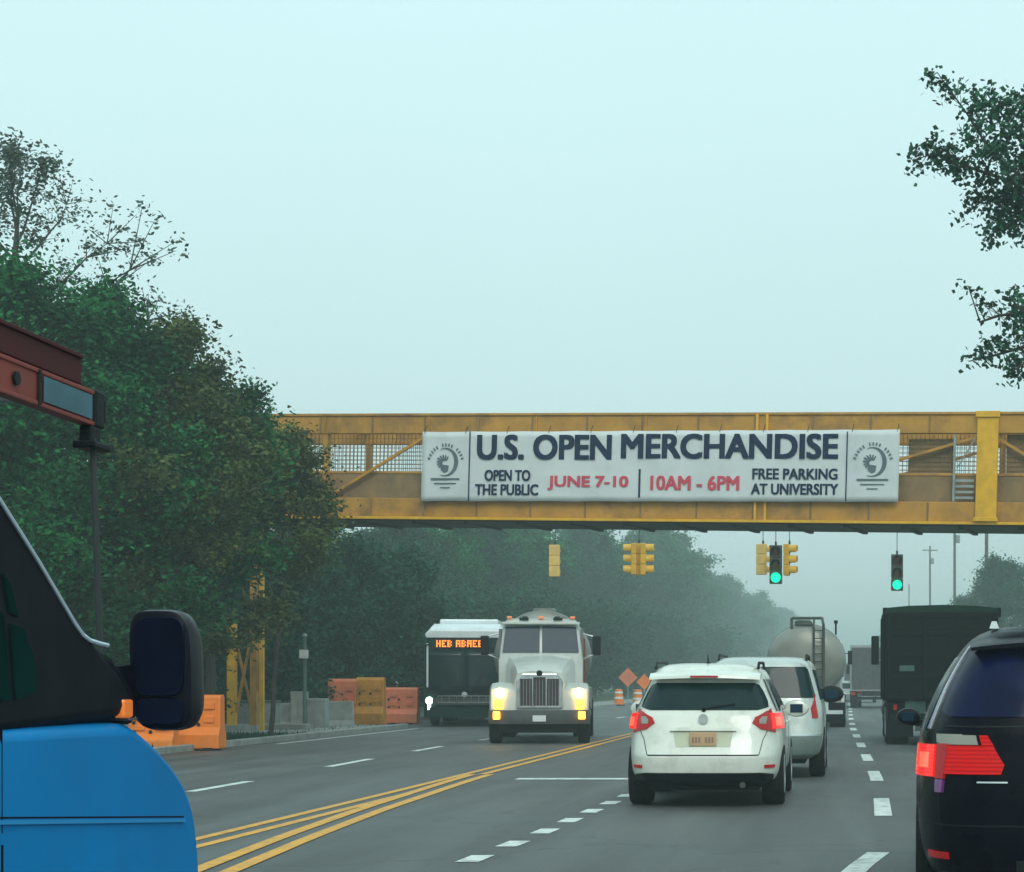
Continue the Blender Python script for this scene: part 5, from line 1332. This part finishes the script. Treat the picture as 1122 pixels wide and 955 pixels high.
# ------------------------------------------------------------------ tanker ahead in our lane
def tanker():
    Y = 62.5
    t = thing('tanker_trailer', 'grey rounded tanker lorry seen from behind with a ladder frame on its back', 'truck', (gx(883, Y), Y, 0))
    n = 44; q = MB(); rings = []
    for y, k_ in ((.0, .05), (.03, .4), (.12, .72), (.25, .92), (.42, 1.0), (9.2, 1.0), (9.5, .8), (9.6, .3)):
        rings.append([(1.23*k_*math.cos(2*math.pi*i/n), y, 2.10+1.13*k_*math.sin(2*math.pi*i/n)) for i in range(n)])
    q.loft(rings); q.build('tank', M['tank_metal'], t, smooth=True, angle=60)
    for y in (.45, 2.5, 4.5, 6.5):
        q = MB(); q.loft([[(1.25*math.cos(2*math.pi*i/n), y+dy, 2.10+1.15*math.sin(2*math.pi*i/n)) for i in range(n)] for dy in (0, .07)]); q.build('tank_band', M['alloy'], t, smooth=True)
    q = MB(); q.path([(.55, -.05, 1.0), (.55, -.05, 3.2), (.50, .35, 3.42), (-.45, .35, 3.42), (-.45, .3, 3.1)], .045, 8); q.path([(.25, -.05, 1.0), (.25, -.05, 3.1), (.25, .35, 3.40)], .035, 8)
    for i in range(9): q.tube((.25, -.05, 1.1+i*.24), (.55, -.05, 1.1+i*.24), .02, .02, 6)
    q.tube((-.35, .3, 3.22), (.25, .3, 3.22), .05, .05, 6)
    q.build('ladder_frame', M['dark_steel'], t)
    q = MB(); q.lathe([(.28, 3.2), (.28, 3.33), (.2, 3.38)], (-.1, 1.0, 0), 'Z', 18); q.build('hatch', M['dark_steel'], t, smooth=True)
    q = MB(); q.tube((.93, .4, 2.9), (.93, .4, 3.28), .03, .03, 8); q.box((.93, .4, 3.3), (.12, .12, .1)); q.build('beacon', M['black_plastic'], t)
    q = MB(); q.bx(-1.2, 1.2, .1, .35, .78, 1.02); q.build('rear_beam', M['bus_white'], t, bevel=.02)
    q = MB(); q.bx(-1.15, 1.15, .05, .17, .42, .54); q.bx(-.7, -.6, .08, .15, .54, .78); q.bx(.6, .7, .08, .15, .54, .78); q.build('bumper', M['bus_white'], t)
    for sx in (-1, 1):
        q = MB(); q.bx(sx*.75, sx*1.1, .06, .1-.002, .84, .96); q.build('tail_light', M['red_lens'], t, bevel=.01)
        q = MB(); q.bx(sx*.62, sx*1.2, .42, .45, .15, .78); q.build('mud_flap', M['black_plastic'], t)
        for y in (1.0, 2.25, 8.2): wheel(t, sx*.98, y, .5, .5, sx)
        q = MB(); q.box((sx*1.38, 10.3, 2.3), (.16, .1, .5)); q.build('wing_mirror', M['black_plastic'], t, bevel=.02)
        q = MB(); q.bar((sx*1.05, 10.4, 2.45), (sx*1.38, 10.3, 2.45), .03, .03); q.build('mirror_arm', M['black_plastic'], t)
    q = MB(); q.bx(-.45, .45, .3, 12, .7, .95); q.build('chassis', M['black_plastic'], t)
    q = MB(); q.bx(-1.1, 1.1, 9.9, 11.8, .6, 2.9); q.build('cab', M['truck_white'], t, bevel=.08)
    q = MB(); q.bx(-.14, .14, .03, .045, .60, .74); q.build('number_plate', M['white_plastic'], t)
tanker()

# ------------------------------------------------------------------ black dump truck, right lane
def dump_truck():
    Y = 45.0
    t = thing('dump_truck', 'tall black dump truck with a covered box in the right lane, seen from behind', 'truck', (gx(1032, Y), Y, 0))
    W = 1.245; zt = CAM_H+(PY-666)/F*Y; zb = 1.02
    m = M['truck_black']
    # box body: walls and tailgate with ribs
    q = MB(); q.bx(-W, -W+.08, .08, 5.6, zb, zt); q.bx(W-.08, W, .08, 5.6, zb, zt); q.bx(-W, W, 5.6, 5.68, zb, zt); q.bx(-W+.08, W-.08, .1, 5.6, zb, zb+.1); q.build('box_body', m, t)
    q = MB(); q.bx(-W+.02, W-.02, 0, .075, zb, zt-.12); tg = q.build('tailgate', m, t, bevel=.01)
    q = MB()
    for z in (zb+.05, zb+.5, zb+.98, zb+1.45, zt-.2): q.bx(-W+.05, W-.05, -.05, -.002, z, z+.09)
    for x in (-W+.02, -.42, .36, W-.10): q.bx(x, x+.08, -.065, -.052, zb, zt-.1)
    q.build('tailgate_ribs', m, tg, bevel=.01)
    for sx in (-1, 1):
        q = MB()
        for i in range(7): q.bx(sx*W, sx*(W+.05), .3+i*.8, .38+i*.8, zb, zt-.1)
        q.build('side_ribs', m, t)
        q = MB(); q.box((sx*(W+.02), .05, zt-.1), (.12, .18, .22)); q.build('hinge', m, t, bevel=.02)
        q = MB(); q.bx(sx*.62, sx*1.2, .62, .65, .18, .95); q.build('mud_flap', M['black_plastic'], t)
        for y in (1.2, 2.55): wheel(t, sx*.98, y, .52, .52, sx)
        wheel(t, sx*1.05, 7.6, .52, .3, sx)
        q = MB(); q.bx(sx*1.0, sx*1.08, .2, .26, .80, .92); q.build('tail_light', M['red_lens'], t)
        q = MB(); q.box((sx*1.40, 7.3, 2.25), (.20, .10, .75)); m_ = q.build('wing_mirror', M['black_plastic'], t, bevel=.03)
        q = MB(); q.bar((sx*1.0, 7.4, 2.5), (sx*1.4, 7.3, 2.5), .03, .03); q.bar((sx*1.0, 7.4, 2.0), (sx*1.4, 7.3, 2.0), .03, .03); q.build('mirror_arm', M['chrome'], m_)
        q = MB(); q.lathe([(.3, 0), (.32, .03), (.32, 1.1), (.3, 1.13)], (sx*.95, 4.7, .75), 'Y', 18); q.build('fuel_tank', M['bumper_grey'], t, smooth=True)
    q = MB(); rings = []
    for i in range(9):
        y = -.05+5.75*i/8; rings.append([(-W-.02, y, zt), (-W*.6, y, zt+.05+.02*(i % 2)), (0, y, zt+.07+.02*(i % 2)), (W*.6, y, zt+.05+.02*(i % 2)), (W+.02, y, zt), (W+.02, y, zt-.10), (-W-.02, y, zt-.10)])
    q.loft(rings); q.build('tarp', M['tarp_green'], t)
    q = MB(); q.bx(-.45, .45, .2, 8.6, .75, 1.0); q.bx(-1.15, 1.15, .15, .25, .55, .72); q.bx(-1, 1, .9, 2.8, .48, .56); q.build('chassis', M['black_plastic'], t)
    q = MB(); q.bx(-1.0, 1.0, 5.9, 8.0, .8, 2.75); q.build('cab', M['bus_white'], t, bevel=.08)
    q = MB(); q.bx(-.9, .9, 8.0, 9.2, .8, 1.8); q.build('hood', M['bus_white'], t, bevel=.1)
    q = MB(); q.bx(-.82, -.36, .125, .145, .72, 1.0); q.build('number_plate', M['plate_green'], t)
    q = MB(); q.bx(-.95, -.62, -.075, -.066, zb+.65, zb+.78); q.build('reflector_strip', M['plate_green'], t)
    q = MB(); q.bx(-.60, -.2, .10, .12, .33, .5); q.build('step', M['bumper_grey'], t)
M['plate_green'] = mat('dull_green_plate', (.05, .11, .09), .5, var=.3)
dump_truck()

# ------------------------------------------------------------------ far traffic in the haze
def far_truck(px, Y, w_, h_, label, m):
    t = thing('box_truck', label, 'truck', (gx(px, Y), Y, 0))
    q = MB(); q.bx(-w_/2, w_/2, 0, 6, .9, h_); q.build('box_body', m, t, bevel=.04)
    q = MB(); q.bx(-w_/2+.08, w_/2-.08, -.02, -.002, 1.0, h_-.15); q.build('rear_door', M['bumper_grey'], t)
    q = MB(); q.bx(-w_/2, w_/2, .05, .2, .45, .6); q.build('bumper', M['black_plastic'], t)
    q = MB(); q.bx(-w_/2+.2, w_/2-.2, 6.05, 8, .6, 2.5); q.build('cab', m, t, bevel=.1)
    for sx in (-1, 1):
        wheel(t, sx*(w_/2-.2), 1.3, .48, .4, sx); wheel(t, sx*(w_/2-.2), 6.8, .48, .3, sx)
        q = MB(); q.bx(sx*(w_/2-.25), sx*(w_/2-.05), -.03, 0.03, .7, .85); q.build('tail_light', M['red_lens'], t)
        q = MB(); q.box((sx*(w_/2+.12), 6.6, 2.1), (.16, .1, .5)); q.build('wing_mirror', M['black_plastic'], t)
far_truck(955, 108, 2.3, 3.4, 'pale hazy box truck just left of the black dump truck', M['rust'])
far_truck(938, 190, 2.3, 3.2, 'faint box truck farthest down the road in the haze', M['rust'])
def far_car(px, Y, label, m):
    T = [(.28, .72, .1, 4.2), (.4, .86, .0, 4.3), (.7, .88, .0, 4.3), (.9, .86, .1, 3.9), (1.0, .83, .2, 3.4), (1.3, .68, .6, 2.7), (1.42, .6, .8, 2.4), (1.46, .4, 1.1, 2.1)]
    c = Car(T, 5, 2.1); t = thing('hatchback_car', label, 'car', (gx(px, Y), Y, 0))
    c.body(t, m, rows=24, cols=48)
    c.patch([(1.02, c.ax(-.85), c.ax(.85)), (1.32, c.ax(-.82), c.ax(.82))], .01, 'rear_window', M['glass'], t, na=8)
    for sx in (-1, 1):
        wheel(t, sx*.76, .8, .33, .2, sx); wheel(t, sx*.76, 3.4, .33, .2, sx)
        c.patch([(.75, sx*c.ax(.75), sx*c.ax(.97)), (.9, sx*c.ax(.75), sx*c.ax(.97))], .02, 'tail_light', M['red_lens'], t, na=4)
    return t
far_car(927, 112, 'pale hatchback in the haze between the tanker and the box truck', M['silver_paint'])
far_car(946, 135, 'grey hatchback in the haze left of the black dump truck', M['rust'])

# ------------------------------------------------------------------ haze
hz = MB(); hz.bx(-950, 950, -70, 1950, -1.2, 24)
hm = bpy.data.materials.new('haze'); hm.use_nodes = True; tt = hm.node_tree; tt.nodes.clear()
mo = tt.nodes.new('ShaderNodeOutputMaterial'); pv = tt.nodes.new('ShaderNodeVolumePrincipled')
pv.inputs['Color'].default_value = (.70, .82, .80, 1); pv.inputs['Density'].default_value = .0018; pv.inputs['Anisotropy'].default_value = .1
tt.links.new(pv.outputs[0], mo.inputs['Volume'])
tag(hz.build('haze', hm), 'thin pale fog filling the air over the road', 'haze', kind='stuff')
